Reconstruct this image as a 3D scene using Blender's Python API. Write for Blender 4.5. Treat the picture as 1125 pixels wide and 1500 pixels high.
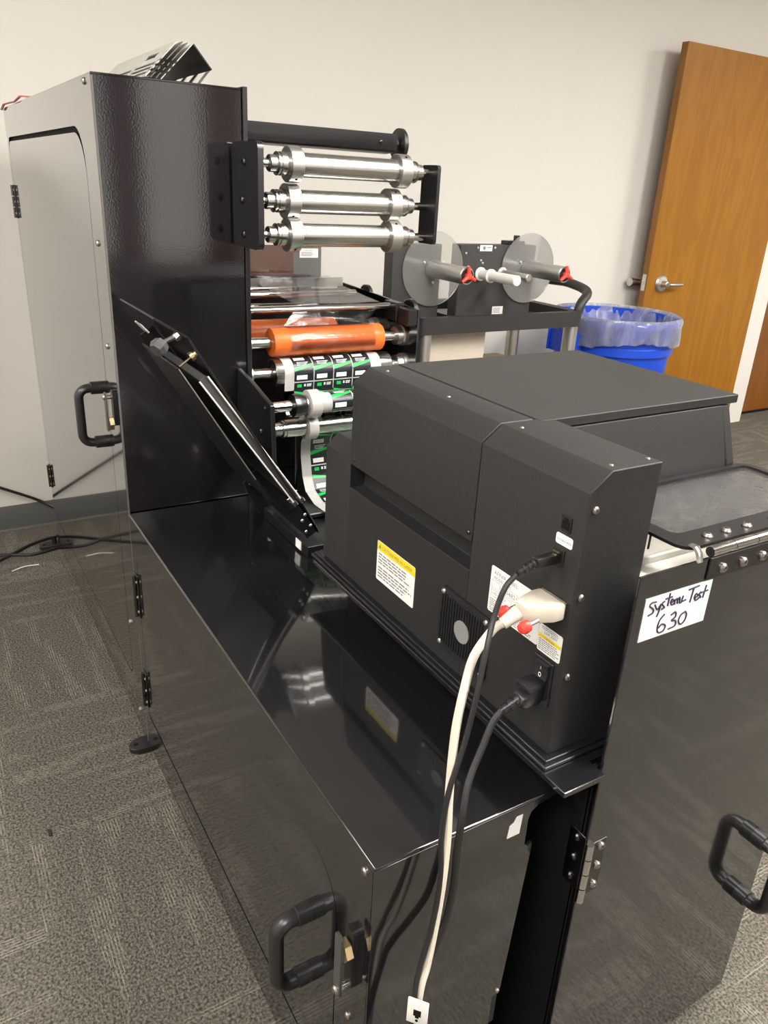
import bpy, bmesh, math, random
from mathutils import Vector, Matrix
random.seed(7)
for o in list(bpy.data.objects): bpy.data.objects.remove(o)
S = bpy.context.scene
COL = S.collection
PI = math.pi

# ------------------------------------------------------------------ camera
cam = bpy.data.cameras.new('camera'); co = bpy.data.objects.new('camera', cam); COL.objects.link(co)
cam.sensor_fit = 'VERTICAL'; cam.sensor_height = 36.0; cam.lens = 1127.0/1500*36
cam.clip_start = 0.02
R = ((0.85928921, 0.15987708, -0.48586148), (-0.50911291, 0.35881388, -0.78234049), (0.04925553, 0.91961509, 0.38972038))
co.matrix_world = Matrix([list(R[0])+[0], list(R[1])+[0], list(R[2])+[1.38], [0, 0, 0, 1]])
S.camera = co

# ------------------------------------------------------------------ world, exposure
W = bpy.data.worlds.new('daylight'); S.world = W; W.use_nodes = True
W.node_tree.nodes['Background'].inputs[0].default_value = (1.0, 0.95, 0.90, 1)
W.node_tree.nodes['Background'].inputs[1].default_value = 2.4
S.view_settings.view_transform = 'Standard'; S.view_settings.look = 'None'
S.view_settings.gamma = 1.0; S.view_settings.use_curve_mapping = False
S.view_settings.exposure = 0.0
LAMP = 41.0
LAMP_COL = (1.0, 0.965, 0.915, 1)
# x, y of the ceiling troffers; last two added to brighten floor and wall
TROFFERS = [(1.35, 0.35), (3.5, 0.4), (-1.7, 1.5), (5.3, 1.0), (2.7, -2.2), (1.9, -0.7), (-1.0, -0.3)]

# ------------------------------------------------------------------ materials
def newmat(name):
    m = bpy.data.materials.new(name); m.use_nodes = True
    return m, m.node_tree, m.node_tree.nodes['Principled BSDF']
def pm(name, col, rough=0.5, metal=0.0, coat=0.0, coat_r=0.05, spec=0.5, bump=None, trans=0.0, alpha=1.0, ior=1.5):
    m, nt, b = newmat(name)
    b.inputs['Base Color'].default_value = (*col, 1); b.inputs['Roughness'].default_value = rough
    b.inputs['Metallic'].default_value = metal; b.inputs['Coat Weight'].default_value = coat
    b.inputs['Coat Roughness'].default_value = coat_r; b.inputs['Specular IOR Level'].default_value = spec
    b.inputs['IOR'].default_value = ior
    b.inputs['Transmission Weight'].default_value = trans; b.inputs['Alpha'].default_value = alpha
    if bump:
        sc, st, d = bump
        tc = nt.nodes.new('ShaderNodeTexCoord'); n = nt.nodes.new('ShaderNodeTexNoise'); bp = nt.nodes.new('ShaderNodeBump')
        n.inputs['Scale'].default_value = sc; n.inputs['Detail'].default_value = d
        bp.inputs['Strength'].default_value = st; bp.inputs['Distance'].default_value = 0.001
        nt.links.new(tc.outputs['Object'], n.inputs['Vector']); nt.links.new(n.outputs['Fac'], bp.inputs['Height'])
        nt.links.new(bp.outputs['Normal'], b.inputs['Normal'])
        if coat: nt.links.new(bp.outputs['Normal'], b.inputs['Coat Normal'])
    return m
M = {}
M['gloss'] = pm('gloss_black_paint', (0.009, 0.009, 0.010), 0.10, coat=0.8, coat_r=0.04, bump=(240, 0.02, 2))
M['gloss_front'] = pm('gloss_black_orange_peel', (0.010, 0.009, 0.010), 0.10, coat=1.0, coat_r=0.04, bump=(260, 0.05, 2))
M['satin'] = pm('satin_black_paint', (0.010, 0.010, 0.011), 0.3)
M['void'] = pm('matte_black', (0.004, 0.004, 0.004), 0.8, spec=0.2)
M['plastic'] = pm('black_plastic', (0.014, 0.014, 0.015), 0.35)
M['rubber'] = pm('black_rubber', (0.012, 0.012, 0.012), 0.45)
M['steel'] = pm('bright_steel', (0.52, 0.505, 0.485), 0.24, metal=1.0)
M['chrome'] = pm('chrome', (0.62, 0.61, 0.59), 0.10, metal=1.0)
M['alu'] = pm('aluminium', (0.60, 0.59, 0.565), 0.34, metal=1.0)
M['darksteel'] = pm('black_oxide_steel', (0.10, 0.10, 0.10), 0.3, metal=1.0)
M['screw'] = pm('socket_screw_steel', (0.42, 0.38, 0.34), 0.32, metal=1.0)
M['brass'] = pm('brass', (0.80, 0.62, 0.36), 0.25, metal=1.0)
M['white_plastic'] = pm('white_plastic', (0.78, 0.76, 0.71), 0.4)
M['nylon'] = pm('white_nylon', (0.42, 0.40, 0.37), 0.3)
M['paper'] = pm('white_paper', (0.80, 0.79, 0.77), 0.6)
M['yellow'] = pm('yellow_print', (0.82, 0.60, 0.01), 0.5)
M['ink'] = pm('black_ink', (0.03, 0.03, 0.03), 0.6)
M['greyink'] = pm('grey_ink', (0.16, 0.16, 0.16), 0.6)
M['blueink'] = pm('purple_marker_ink', (0.025, 0.02, 0.06), 0.5)
M['printwhite'] = pm('white_print', (0.75, 0.75, 0.75), 0.5)
M['red'] = pm('red_plastic', (0.72, 0.045, 0.03), 0.35)
M['redtape'] = pm('red_strap', (0.65, 0.13, 0.13), 0.5)
M['beige'] = pm('beige_cable_plastic', (0.62, 0.56, 0.47), 0.42)
M['orange'] = pm('orange_silicone', (0.80, 0.16, 0.025), 0.38, coat=0.25, coat_r=0.2)
M['label_black'] = pm('label_black_print', (0.012, 0.013, 0.018), 0.25)
M['label_green'] = pm('label_green_print', (0.01, 0.42, 0.06), 0.3)
M['label_white'] = pm('label_liner', (0.80, 0.78, 0.75), 0.35)
M['label_grey'] = pm('label_grey_print', (0.22, 0.22, 0.22), 0.4)
M['binblue'] = pm('blue_bin_plastic', (0.004, 0.055, 0.50), 0.4)
M['cart'] = pm('cart_black_plastic', (0.020, 0.019, 0.018), 0.5, bump=(300, 0.2, 2))
M['card'] = pm('cardboard', (0.52, 0.42, 0.30), 0.8)
M['whitecard'] = pm('white_carton', (0.52, 0.45, 0.37), 0.7)
M['trim'] = pm('white_trim_paint', (0.72, 0.69, 0.64), 0.45)
M['vinyl'] = pm('grey_vinyl_base', (0.085, 0.087, 0.083), 0.5)
M['ceiling'] = pm('ceiling_white', (0.75, 0.74, 0.72), 0.8)
M['reflection_curtain'] = pm('maroon_reflection_curtain', (0.42, 0.20, 0.19), 0.9)
M['browngloss'] = pm('smoked_cover', (0.10, 0.045, 0.03), 0.12, coat=0.6)
M['greysheet'] = pm('grey_liner_sheet', (0.30, 0.30, 0.30), 0.35)
M['gloss_side'] = pm('gloss_black_side', (0.009, 0.009, 0.010), 0.08, coat=1.0, coat_r=0.04, ior=1.6, bump=(240, 0.015, 2))
M['greypanel'] = pm('grey_textured_panel', (0.11, 0.11, 0.105), 0.5)
M['latchgrey'] = pm('latch_grey', (0.055, 0.055, 0.055), 0.35)

def printer_mat():
    m, nt, b = newmat('textured_charcoal_paint')
    tc = nt.nodes.new('ShaderNodeTexCoord'); n = nt.nodes.new('ShaderNodeTexNoise'); n.inputs['Scale'].default_value = 900
    n.inputs['Detail'].default_value = 2
    r = nt.nodes.new('ShaderNodeValToRGB'); r.color_ramp.elements[0].position = 0.35; r.color_ramp.elements[1].position = 0.7
    r.color_ramp.elements[0].color = (0.011, 0.0109, 0.0106, 1); r.color_ramp.elements[1].color = (0.030, 0.0295, 0.029, 1)
    bp = nt.nodes.new('ShaderNodeBump'); bp.inputs['Strength'].default_value = 0.25; bp.inputs['Distance'].default_value = 0.0006
    nt.links.new(tc.outputs['Object'], n.inputs['Vector']); nt.links.new(n.outputs['Fac'], r.inputs['Fac'])
    nt.links.new(r.outputs['Color'], b.inputs['Base Color']); nt.links.new(n.outputs['Fac'], bp.inputs['Height'])
    nt.links.new(bp.outputs['Normal'], b.inputs['Normal']); b.inputs['Roughness'].default_value = 0.5; b.inputs['Specular IOR Level'].default_value = 0.3
    return m
M['printer'] = printer_mat()

def wall_mat():
    m, nt, b = newmat('warm_white_wall')
    tc = nt.nodes.new('ShaderNodeTexCoord'); n = nt.nodes.new('ShaderNodeTexNoise'); n.inputs['Scale'].default_value = 120; n.inputs['Detail'].default_value = 4
    bp = nt.nodes.new('ShaderNodeBump'); bp.inputs['Strength'].default_value = 0.12; bp.inputs['Distance'].default_value = 0.001
    n2 = nt.nodes.new('ShaderNodeTexNoise'); n2.inputs['Scale'].default_value = 1.3; n2.inputs['Detail'].default_value = 3
    r = nt.nodes.new('ShaderNodeValToRGB')
    r.color_ramp.elements[0].color = (0.655, 0.625, 0.575, 1); r.color_ramp.elements[1].color = (0.69, 0.66, 0.61, 1)
    nt.links.new(tc.outputs['Object'], n.inputs['Vector']); nt.links.new(tc.outputs['Object'], n2.inputs['Vector'])
    nt.links.new(n2.outputs['Fac'], r.inputs['Fac']); nt.links.new(r.outputs['Color'], b.inputs['Base Color'])
    nt.links.new(n.outputs['Fac'], bp.inputs['Height']); nt.links.new(bp.outputs['Normal'], b.inputs['Normal'])
    b.inputs['Roughness'].default_value = 0.65
    return m
M['wall'] = wall_mat()

def wood_mat(name, c0, c1, c2):
    m, nt, b = newmat(name)
    tc = nt.nodes.new('ShaderNodeTexCoord'); mp = nt.nodes.new('ShaderNodeMapping'); mp.inputs['Scale'].default_value = (2.6, 1.0, 0.42)
    n = nt.nodes.new('ShaderNodeTexNoise'); n.inputs['Scale'].default_value = 2.2; n.inputs['Detail'].default_value = 3; n.inputs['Distortion'].default_value = 0.6
    mu = nt.nodes.new('ShaderNodeMath'); mu.operation = 'MULTIPLY'; mu.inputs[1].default_value = 42
    si = nt.nodes.new('ShaderNodeMath'); si.operation = 'SINE'
    mr = nt.nodes.new('ShaderNodeMapRange'); mr.inputs[1].default_value = -1; mr.inputs[2].default_value = 1
    mp2 = nt.nodes.new('ShaderNodeMapping'); mp2.inputs['Scale'].default_value = (160, 60, 4)
    n2 = nt.nodes.new('ShaderNodeTexNoise'); n2.inputs['Scale'].default_value = 1.0; n2.inputs['Detail'].default_value = 4
    mix = nt.nodes.new('ShaderNodeMath'); mix.operation = 'MULTIPLY_ADD'; mix.inputs[1].default_value = 0.35
    mix2 = nt.nodes.new('ShaderNodeMath'); mix2.operation = 'MULTIPLY'; mix2.inputs[1].default_value = 0.65
    r = nt.nodes.new('ShaderNodeValToRGB'); e = r.color_ramp.elements
    e[0].color = (*c0, 1); e[1].color = (*c2, 1); e[0].position = 0.1; e[1].position = 0.95
    x = e.new(0.55); x.color = (*c1, 1)
    L = nt.links.new
    L(tc.outputs['Object'], mp.inputs[0]); L(mp.outputs[0], n.inputs['Vector']); L(n.outputs['Fac'], mu.inputs[0]); L(mu.outputs[0], si.inputs[0])
    L(si.outputs[0], mr.inputs[0]); L(tc.outputs['Object'], mp2.inputs[0]); L(mp2.outputs[0], n2.inputs['Vector'])
    L(n2.outputs['Fac'], mix2.inputs[0]); L(mr.outputs[0], mix.inputs[0]); L(mix2.outputs[0], mix.inputs[2]); L(mix.outputs[0], r.inputs['Fac'])
    L(r.outputs['Color'], b.inputs['Base Color']); b.inputs['Roughness'].default_value = 0.45; b.inputs['Specular IOR Level'].default_value = 0.25
    return m
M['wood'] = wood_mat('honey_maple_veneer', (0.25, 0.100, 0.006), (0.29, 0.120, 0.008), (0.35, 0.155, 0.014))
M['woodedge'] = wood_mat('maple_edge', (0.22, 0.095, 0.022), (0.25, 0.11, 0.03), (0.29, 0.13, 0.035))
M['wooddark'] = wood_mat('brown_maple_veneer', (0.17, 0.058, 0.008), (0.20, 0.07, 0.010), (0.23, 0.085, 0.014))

def carpet_mat(plain=False):
    m, nt, b = newmat('loop_pile_carpet_plain' if plain else 'loop_pile_carpet')
    N = nt.nodes.new; L = nt.links.new
    tc = N('ShaderNodeTexCoord'); oi = N('ShaderNodeObjectInfo')
    off = N('ShaderNodeVectorMath'); off.operation = 'SCALE'; off.inputs[0].default_value = (13.1, 7.7, 0)
    L(oi.outputs['Random'], off.inputs['Scale'])
    add = N('ShaderNodeVectorMath'); add.operation = 'ADD'; L(tc.outputs['Object'], add.inputs[0]); L(off.outputs[0], add.inputs[1])
    # loops
    mp = N('ShaderNodeMapping'); mp.inputs['Scale'].default_value = (1.0, 0.55, 1); L(add.outputs[0], mp.inputs[0])
    vo = N('ShaderNodeTexVoronoi'); vo.inputs['Scale'].default_value = 240; L(mp.outputs[0], vo.inputs['Vector'])
    nz = N('ShaderNodeTexNoise'); nz.inputs['Scale'].default_value = 190; nz.inputs['Detail'].default_value = 4; L(add.outputs[0], nz.inputs['Vector'])
    ramp = N('ShaderNodeValToRGB'); e = ramp.color_ramp.elements; e[0].position = 0.36; e[1].position = 0.66
    e[0].color = (0.046, 0.041, 0.033, 1); e[1].color = (0.18, 0.163, 0.134, 1); L(nz.outputs['Fac'], ramp.inputs['Fac'])
    # dashed light rows along local y
    sep = N('ShaderNodeSeparateXYZ'); L(add.outputs[0], sep.inputs[0])
    def noise1(sx, sy, scale):
        mm = N('ShaderNodeMapping'); mm.inputs['Scale'].default_value = (sx, sy, 0); L(add.outputs[0], mm.inputs[0])
        k = N('ShaderNodeTexNoise'); k.inputs['Scale'].default_value = scale; k.inputs['Detail'].default_value = 1; L(mm.outputs[0], k.inputs['Vector'])
        return k.outputs['Fac']
    def thr(v, a, bb):
        k = N('ShaderNodeMapRange'); k.inputs[1].default_value = a; k.inputs[2].default_value = bb; L(v, k.inputs[0]); return k.outputs[0]
    def mul(a, bb):
        k = N('ShaderNodeMath'); k.operation = 'MULTIPLY'; L(a, k.inputs[0])
        if isinstance(bb, float): k.inputs[1].default_value = bb
        else: L(bb, k.inputs[1])
        return k.outputs[0]
    clus = thr(noise1(1, 0.16, 21), 0.53, 0.60)
    row = N('ShaderNodeMath'); row.operation = 'SINE'; L(mul(sep.outputs[0], 2*PI/0.0066), row.inputs[0])
    rowt = thr(row.outputs[0], 0.25, 0.75)
    dash = thr(noise1(40, 60, 1.0), 0.34, 0.5)
    f = mul(mul(clus, rowt), dash)
    mix = N('ShaderNodeMix'); mix.data_type = 'RGBA'; mix.inputs[7].default_value = (0.31, 0.285, 0.238, 1)
    L(mul(f, 0.0 if plain else 0.55), mix.inputs[0]); L(ramp.outputs['Color'], mix.inputs[6])
    L(mix.outputs[2], b.inputs['Base Color'])
    h = N('ShaderNodeMath'); h.operation = 'ADD'; L(vo.outputs['Distance'], h.inputs[0]); L(nz.outputs['Fac'], h.inputs[1])
    bp = N('ShaderNodeBump'); bp.inputs['Strength'].default_value = 0.7; bp.inputs['Distance'].default_value = 0.003
    L(h.outputs[0], bp.inputs['Height']); L(bp.outputs['Normal'], b.inputs['Normal'])
    b.inputs['Roughness'].default_value = 0.95; b.inputs['Specular IOR Level'].default_value = 0.15
    return m
M['carpet'] = carpet_mat(); M['carpet_plain'] = carpet_mat(True)

def sheer(name, tint, alpha, rough, scale=None, streak=0.0, white=0.0):
    """thin clear sheet: mostly see-through, with gloss and faint white streaks"""
    m, nt, b = newmat(name)
    N = nt.nodes.new; L = nt.links.new
    tr = N('ShaderNodeBsdfTransparent'); tr.inputs[0].default_value = (*tint, 1)
    gl = N('ShaderNodeBsdfGlossy'); gl.inputs['Roughness'].default_value = rough
    fr = N('ShaderNodeFresnel'); fr.inputs[0].default_value = 1.5
    mx = N('ShaderNodeMixShader'); L(fr.outputs[0], mx.inputs[0]); L(tr.outputs[0], mx.inputs[1]); L(gl.outputs[0], mx.inputs[2])
    df = N('ShaderNodeBsdfDiffuse'); df.inputs[0].default_value = (0.85, 0.84, 0.82, 1)
    tl = N('ShaderNodeBsdfTranslucent'); tl.inputs[0].default_value = (0.85, 0.84, 0.82, 1)
    d2 = N('ShaderNodeMixShader'); d2.inputs[0].default_value = 0.5; L(df.outputs[0], d2.inputs[1]); L(tl.outputs[0], d2.inputs[2])
    m2 = N('ShaderNodeMixShader'); L(mx.outputs[0], m2.inputs[1]); L(d2.outputs[0], m2.inputs[2])
    if scale:
        tc = N('ShaderNodeTexCoord'); mp = N('ShaderNodeMapping'); mp.inputs['Scale'].default_value = scale
        n = N('ShaderNodeTexNoise'); n.inputs['Scale'].default_value = 1; n.inputs['Detail'].default_value = 4; n.inputs['Distortion'].default_value = 1.0
        L(tc.outputs['Object'], mp.inputs[0]); L(mp.outputs[0], n.inputs['Vector'])
        r = N('ShaderNodeMapRange'); r.inputs[1].default_value = 0.5; r.inputs[2].default_value = 0.75
        r.inputs[3].default_value = white; r.inputs[4].default_value = white+streak
        L(n.outputs['Fac'], r.inputs[0]); L(r.outputs[0], m2.inputs[0])
        bp = N('ShaderNodeBump'); bp.inputs['Strength'].default_value = 0.3; bp.inputs['Distance'].default_value = 0.004
        L(n.outputs['Fac'], bp.inputs['Height']); L(bp.outputs['Normal'], gl.inputs['Normal'])
    else: m2.inputs[0].default_value = white
    L(m2.outputs[0], nt.nodes['Material Output'].inputs[0])
    return m
M['film'] = sheer('clear_laminate_film', (0.97, 0.97, 0.97), 0.1, 0.08, (22, 60, 40), 0.16, 0.0)
M['liner'] = sheer('clear_bin_liner', (0.93, 0.95, 0.97), 0.1, 0.15, (14, 14, 5), 0.28, 0.27)
M['disc'] = sheer('clear_acrylic_disc', (0.90, 0.90, 0.89), 0.1, 0.12, None, 0, 0.17)
M['glass'] = sheer('clear_polycarbonate_window', (0.88, 0.88, 0.87), 0.1, 0.05, (60, 60, 60), 0.03, 0.03)
M['smoke'] = sheer('smoked_clear_cover', (0.42, 0.34, 0.28), 0.1, 0.05, None, 0, 0.02)
def lamp_mat():
    m, nt, b = newmat('lit_diffuser')
    e = nt.nodes.new('ShaderNodeEmission'); e.inputs[0].default_value = LAMP_COL; e.inputs[1].default_value = LAMP
    nt.links.new(e.outputs[0], nt.nodes['Material Output'].inputs[0]); return m
M['lamp'] = lamp_mat()

# ------------------------------------------------------------------ mesh helpers
ORG = {}
def t3(ax, u, v, w):
    return Vector((w, u, v)) if ax == 'X' else Vector((u, w, v)) if ax == 'Y' else Vector((u, v, w))
class B:
    def __init__(s): s.bm = bmesh.new()
    def _bev(s, verts, bev, seg=1):
        if bev:
            es = list({e for v in verts for e in v.link_edges})
            bmesh.ops.bevel(s.bm, geom=es, offset=bev, segments=seg, affect='EDGES', profile=0.5)
    def box(s, lo, hi, bev=0.0, seg=1):
        lo, hi = Vector(lo), Vector(hi)
        r = bmesh.ops.create_cube(s.bm, size=1.0); d = hi-lo; c = (hi+lo)/2
        for v in r['verts']: v.co = Vector((v.co.x*d.x, v.co.y*d.y, v.co.z*d.z))+c
        s._bev(r['verts'], bev, seg); return s
    def obox(s, c, ex, ey, ez, d, bev=0.0, seg=1):
        """box with own axes: centre, unit axes, full sizes"""
        r = bmesh.ops.create_cube(s.bm, size=1.0); c = Vector(c); ex, ey, ez = Vector(ex), Vector(ey), Vector(ez)
        for v in r['verts']: v.co = c+ex*(v.co.x*d[0])+ey*(v.co.y*d[1])+ez*(v.co.z*d[2])
        s._bev(r['verts'], bev, seg); return s
    def lathe(s, p, axis, prof, seg=24, cap=True, phase=0.0):
        """prof: list of (distance along axis, radius)"""
        p = Vector(p); a = Vector(axis).normalized()
        up = Vector((0, 0, 1)) if abs(a.z) < 0.9 else Vector((1, 0, 0))
        x = a.cross(up).normalized(); y = a.cross(x)
        rings = []
        for h, r in prof:
            rings.append([s.bm.verts.new(p+a*h+(x*math.cos(2*PI*i/seg+phase)+y*math.sin(2*PI*i/seg+phase))*r) for i in range(seg)])
        for k in range(len(rings)-1):
            for i in range(seg):
                s.bm.faces.new((rings[k][i], rings[k][(i+1) % seg], rings[k+1][(i+1) % seg], rings[k+1][i]))
        if cap:
            s.bm.faces.new(rings[0][::-1]); s.bm.faces.new(rings[-1])
        return s
    def cyl(s, p, q, r, seg=20, r2=None, bev=0.0):
        p, q = Vector(p), Vector(q); d = (q-p).length; r2 = r if r2 is None else r2
        pr = [(0, r), (d, r2)] if not bev else [(0, r-bev), (bev, r), (d-bev, r2), (d, r2-bev)]
        return s.lathe(p, q-p, pr, seg)
    def tube(s, pts, r, seg=10, closed=False, flat=1.0, cap=True):
        pts = [Vector(p) for p in pts]; n = len(pts); rings = []; prev = None
        for i, p in enumerate(pts):
            if closed: t = (pts[(i+1) % n]-pts[i-1]).normalized()
            else: t = (pts[min(i+1, n-1)]-pts[max(i-1, 0)]).normalized()
            if prev is None:
                up = Vector((0, 0, 1)) if abs(t.z) < 0.9 else Vector((1, 0, 0)); x = t.cross(up).normalized()
            else: x = (prev-t*prev.dot(t)).normalized()
            prev = x; y = t.cross(x)
            rr = r[i] if isinstance(r, (list, tuple)) else r
            rings.append([s.bm.verts.new(p+(x*math.cos(2*PI*k/seg)+y*flat*math.sin(2*PI*k/seg))*rr) for k in range(seg)])
        for i in range(n if closed else n-1):
            a, b = rings[i], rings[(i+1) % n]
            for k in range(seg): s.bm.faces.new((a[k], a[(k+1) % seg], b[(k+1) % seg], b[k]))
        if not closed and cap: s.bm.faces.new(rings[0][::-1]); s.bm.faces.new(rings[-1])
        return s
    def prism(s, ax, poly, a, b, bev=0.0, seg=1):
        lo = [s.bm.verts.new(t3(ax, u, v, a)) for u, v in poly]; hi = [s.bm.verts.new(t3(ax, u, v, b)) for u, v in poly]
        n = len(poly)
        s.bm.faces.new(lo[::-1]); s.bm.faces.new(hi)
        for i in range(n): s.bm.faces.new((lo[i], lo[(i+1) % n], hi[(i+1) % n], hi[i]))
        s._bev(lo+hi, bev, seg); return s
    def holed(s, ax, outer, holes, a, b):
        for lvl in (a, b):
            es = []
            for loop in [outer]+holes:
                vs = [s.bm.verts.new(t3(ax, u, v, lvl)) for u, v in loop]
                es += [s.bm.edges.new((vs[i], vs[(i+1) % len(vs)])) for i in range(len(vs))]
            bmesh.ops.triangle_fill(s.bm, use_beauty=True, use_dissolve=False, edges=es)
        for loop in [outer]+holes:
            n = len(loop)
            for i in range(n):
                u, v = loop[i], loop[(i+1) % n]
                s.bm.faces.new([s.bm.verts.new(x) for x in (t3(ax, *u, a), t3(ax, *v, a), t3(ax, *v, b), t3(ax, *u, b))])
        bmesh.ops.remove_doubles(s.bm, verts=s.bm.verts[:], dist=1e-6)
        return s
    def face(s, pts):
        s.bm.faces.new([s.bm.verts.new(Vector(p)) for p in pts]); return s
    def grid(s, rows):
        vs = [[s.bm.verts.new(Vector(p)) for p in r] for r in rows]
        for i in range(len(vs)-1):
            for j in range(len(vs[0])-1): s.bm.faces.new((vs[i][j], vs[i][j+1], vs[i+1][j+1], vs[i+1][j]))
        return s
    def text(s, txt, o, ex, ey, size, align='LEFT', width=None, shear=0.0):
        cu = bpy.data.curves.new('t', 'FONT'); cu.body = txt; cu.size = size; cu.align_x = align; cu.resolution_u = 2; cu.shear = shear
        ob = bpy.data.objects.new('t', cu); COL.objects.link(ob)
        dg = bpy.context.evaluated_depsgraph_get(); me = bpy.data.meshes.new_from_object(ob.evaluated_get(dg))
        o, ex, ey = Vector(o), Vector(ex), Vector(ey)
        k = 1.0
        if width and len(me.vertices):
            xs = [v.co.x for v in me.vertices]; k = width/(max(xs)-min(xs))
        vs = [s.bm.verts.new(o+ex*(v.co.x*k)+ey*v.co.y) for v in me.vertices]
        for p in me.polygons:
            try: s.bm.faces.new([vs[i] for i in p.vertices])
            except ValueError: pass
        bpy.data.objects.remove(ob); bpy.data.curves.remove(cu); bpy.data.meshes.remove(me)
        return s
    def done(s, name, mat, parent=None, loc=None, label=None, cat=None, group=None, kind=None, smooth=True, ang=32, thick=0.0):
        if thick:
            bmesh.ops.solidify(s.bm, geom=s.bm.faces[:], thickness=thick)
        bmesh.ops.recalc_face_normals(s.bm, faces=s.bm.faces[:])
        org = ORG[parent.name] if parent else Vector(loc or (0, 0, 0))
        bmesh.ops.translate(s.bm, verts=s.bm.verts[:], vec=-org)
        me = bpy.data.meshes.new(name); s.bm.to_mesh(me); s.bm.free()
        me.materials.append(M[mat] if isinstance(mat, str) else mat)
        if smooth:
            me.polygons.foreach_set('use_smooth', [True]*len(me.polygons))
            me.set_sharp_from_angle(angle=math.radians(ang))
        o = bpy.data.objects.new(name, me); COL.objects.link(o)
        if parent: o.parent = parent
        else: o.location = org
        ORG[o.name] = org
        tag(o, label, cat, group, kind)
        return o
def tag(o, label=None, cat=None, group=None, kind=None):
    if label: o['label'] = label
    if cat: o['category'] = cat
    if group: o['group'] = group
    if kind: o['kind'] = kind
def thing(name, loc, label, cat, group=None, k=None):
    o = bpy.data.objects.new(name, None); COL.objects.link(o); o.location = loc; o.empty_display_size = 0.05
    if k:   # built at a drawing scale, set down at true size
        o.scale = (k[0],)*3; o.location = Vector(loc)*k[0]+Vector((0, 0, k[1]))
    ORG[o.name] = Vector(loc); tag(o, label, cat, group); return o
def copy_tree(o, off, parent=None):
    c = o.copy(); COL.objects.link(c)
    ORG[c.name] = ORG[o.name]+Vector(off)
    if parent: c.parent = parent
    else: c.location = o.location+Vector(off)
    for ch in [x for x in bpy.data.objects if x.parent == o]:
        copy_tree(ch, off, c)
    return c
AX = {'-X': (-1, 0, 0), '+X': (1, 0, 0), '-Y': (0, -1, 0), '+Y': (0, 1, 0), '+Z': (0, 0, 1)}
SCR = {}
def screw(parent, pos, ax='-X', r=0.005, mat='screw', name='screw'):
    key = (ax, r, mat)
    if key not in SCR:
        b = B(); a = AX[ax] if isinstance(ax, str) else ax
        b.lathe((0, 0, 0), a, [(-0.001, r), (r*0.25, r), (r*0.6, r*0.72), (r*0.68, r*0.45), (r*0.2, r*0.40)], 12)
        o = b.done(name, mat); SCR[key] = o.data; bpy.data.objects.remove(o)
    o = bpy.data.objects.new(name, SCR[key]); COL.objects.link(o); o.parent = parent
    o.location = Vector(pos)-ORG[parent.name]; ORG[o.name] = ORG[parent.name]
    return o
def rrect(u0, v0, u1, v1, r, n=6):
    """rounded rectangle outline; r single or (bl, br, tr, tl)"""
    rs = r if isinstance(r, (tuple, list)) else (r,)*4
    out = []
    for (cu, cv, a0, rr) in ((u0, v0, PI, rs[0]), (u1, v0, 1.5*PI, rs[1]), (u1, v1, 0, rs[2]), (u0, v1, 0.5*PI, rs[3])):
        if rr <= 0: out.append((cu, cv)); continue
        ccu = cu+rr if cu == u0 else cu-rr; ccv = cv+rr if cv == v0 else cv-rr
        for k in range(n+1):
            a = a0+k*PI/2/n; out.append((ccu+rr*math.cos(a), ccv+rr*math.sin(a)))
    return out
def smoothpath(pts, n=8):
    pts = [Vector(p) for p in pts]; out = []
    P = [2*pts[0]-pts[1]]+pts+[2*pts[-1]-pts[-2]]
    for i in range(1, len(P)-2):
        for k in range(n):
            t = k/n; a, b, c, d = P[i-1], P[i], P[i+1], P[i+2]
            out.append(0.5*((2*b)+(c-a)*t+(2*a-5*b+4*c-d)*t*t+(3*b-a-3*c+d)*t**3))
    out.append(pts[-1]); return out
def print_lines(b, o, ex, ey, w, h, n, seed=1, fill=0.45):
    """rows of tiny unreadable print, broken into words"""
    rnd = random.Random(seed); o, ex, ey = Vector(o), Vector(ex), Vector(ey)
    for i in range(n):
        v = -h*(i+0.5)/n; th = h/n*fill; u = 0.0; end = w*(rnd.uniform(0.75, 1.0))
        while u < end:
            l = min(rnd.uniform(0.05, 0.16)*w, end-u)
            p = o+ex*u+ey*(v-th/2)
            b.face((p, p+ex*l, p+ex*l+ey*th, p+ey*th)); u += l+0.022*w
    return b

# ------------------------------------------------------------------ room
YW = 3.244
floor = B().box((-2.6, -3.6, -0.1), (6.6, YW+0.1, -0.006)).done('floor', 'carpet_plain', kind='structure')
tb = B().box((-0.24995, -0.24995, -0.006), (0.24995, 0.24995, 0.0), 0.0004)
tile = tb.done('carpet_tile', 'carpet', floor)
first = True
for i in range(-4, 13):
    for j in range(-5, 4):
        x, y = 0.03+0.25+0.5*i, 1.46+0.25+0.5*j
        if y > 3.24 or x > 6.3: continue
        o = tile if first else tile.copy()
        if not first: COL.objects.link(o)
        first = False
        o.location = (x, y, 0)
        ORG[o.name] = ORG[floor.name]
        o.rotation_euler.z = (0 if (i+j) % 2 else PI/2)+(PI if (i*7+j*3) % 5 > 2 else 0)
B().box((-2.6, YW, 0), (4.86, YW+0.12, 2.75)).box((4.86, YW, 2.14), (6.6, YW+0.12, 2.75)).done('wall_back', 'wall', kind='structure')
B().box((-2.72, -3.6, 0), (-2.6, YW+0.12, 2.75)).done('wall_left', 'wall', kind='structure')
B().box((6.6, -3.6, 0), (6.72, YW+0.12, 2.75)).done('wall_right', 'wall', kind='structure')
wf = B()
reflect_wins = [(0.9, 3.6), (-1.6, -0.3)]  # unseen window openings, added and sized for the tower's bright reflection
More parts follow.
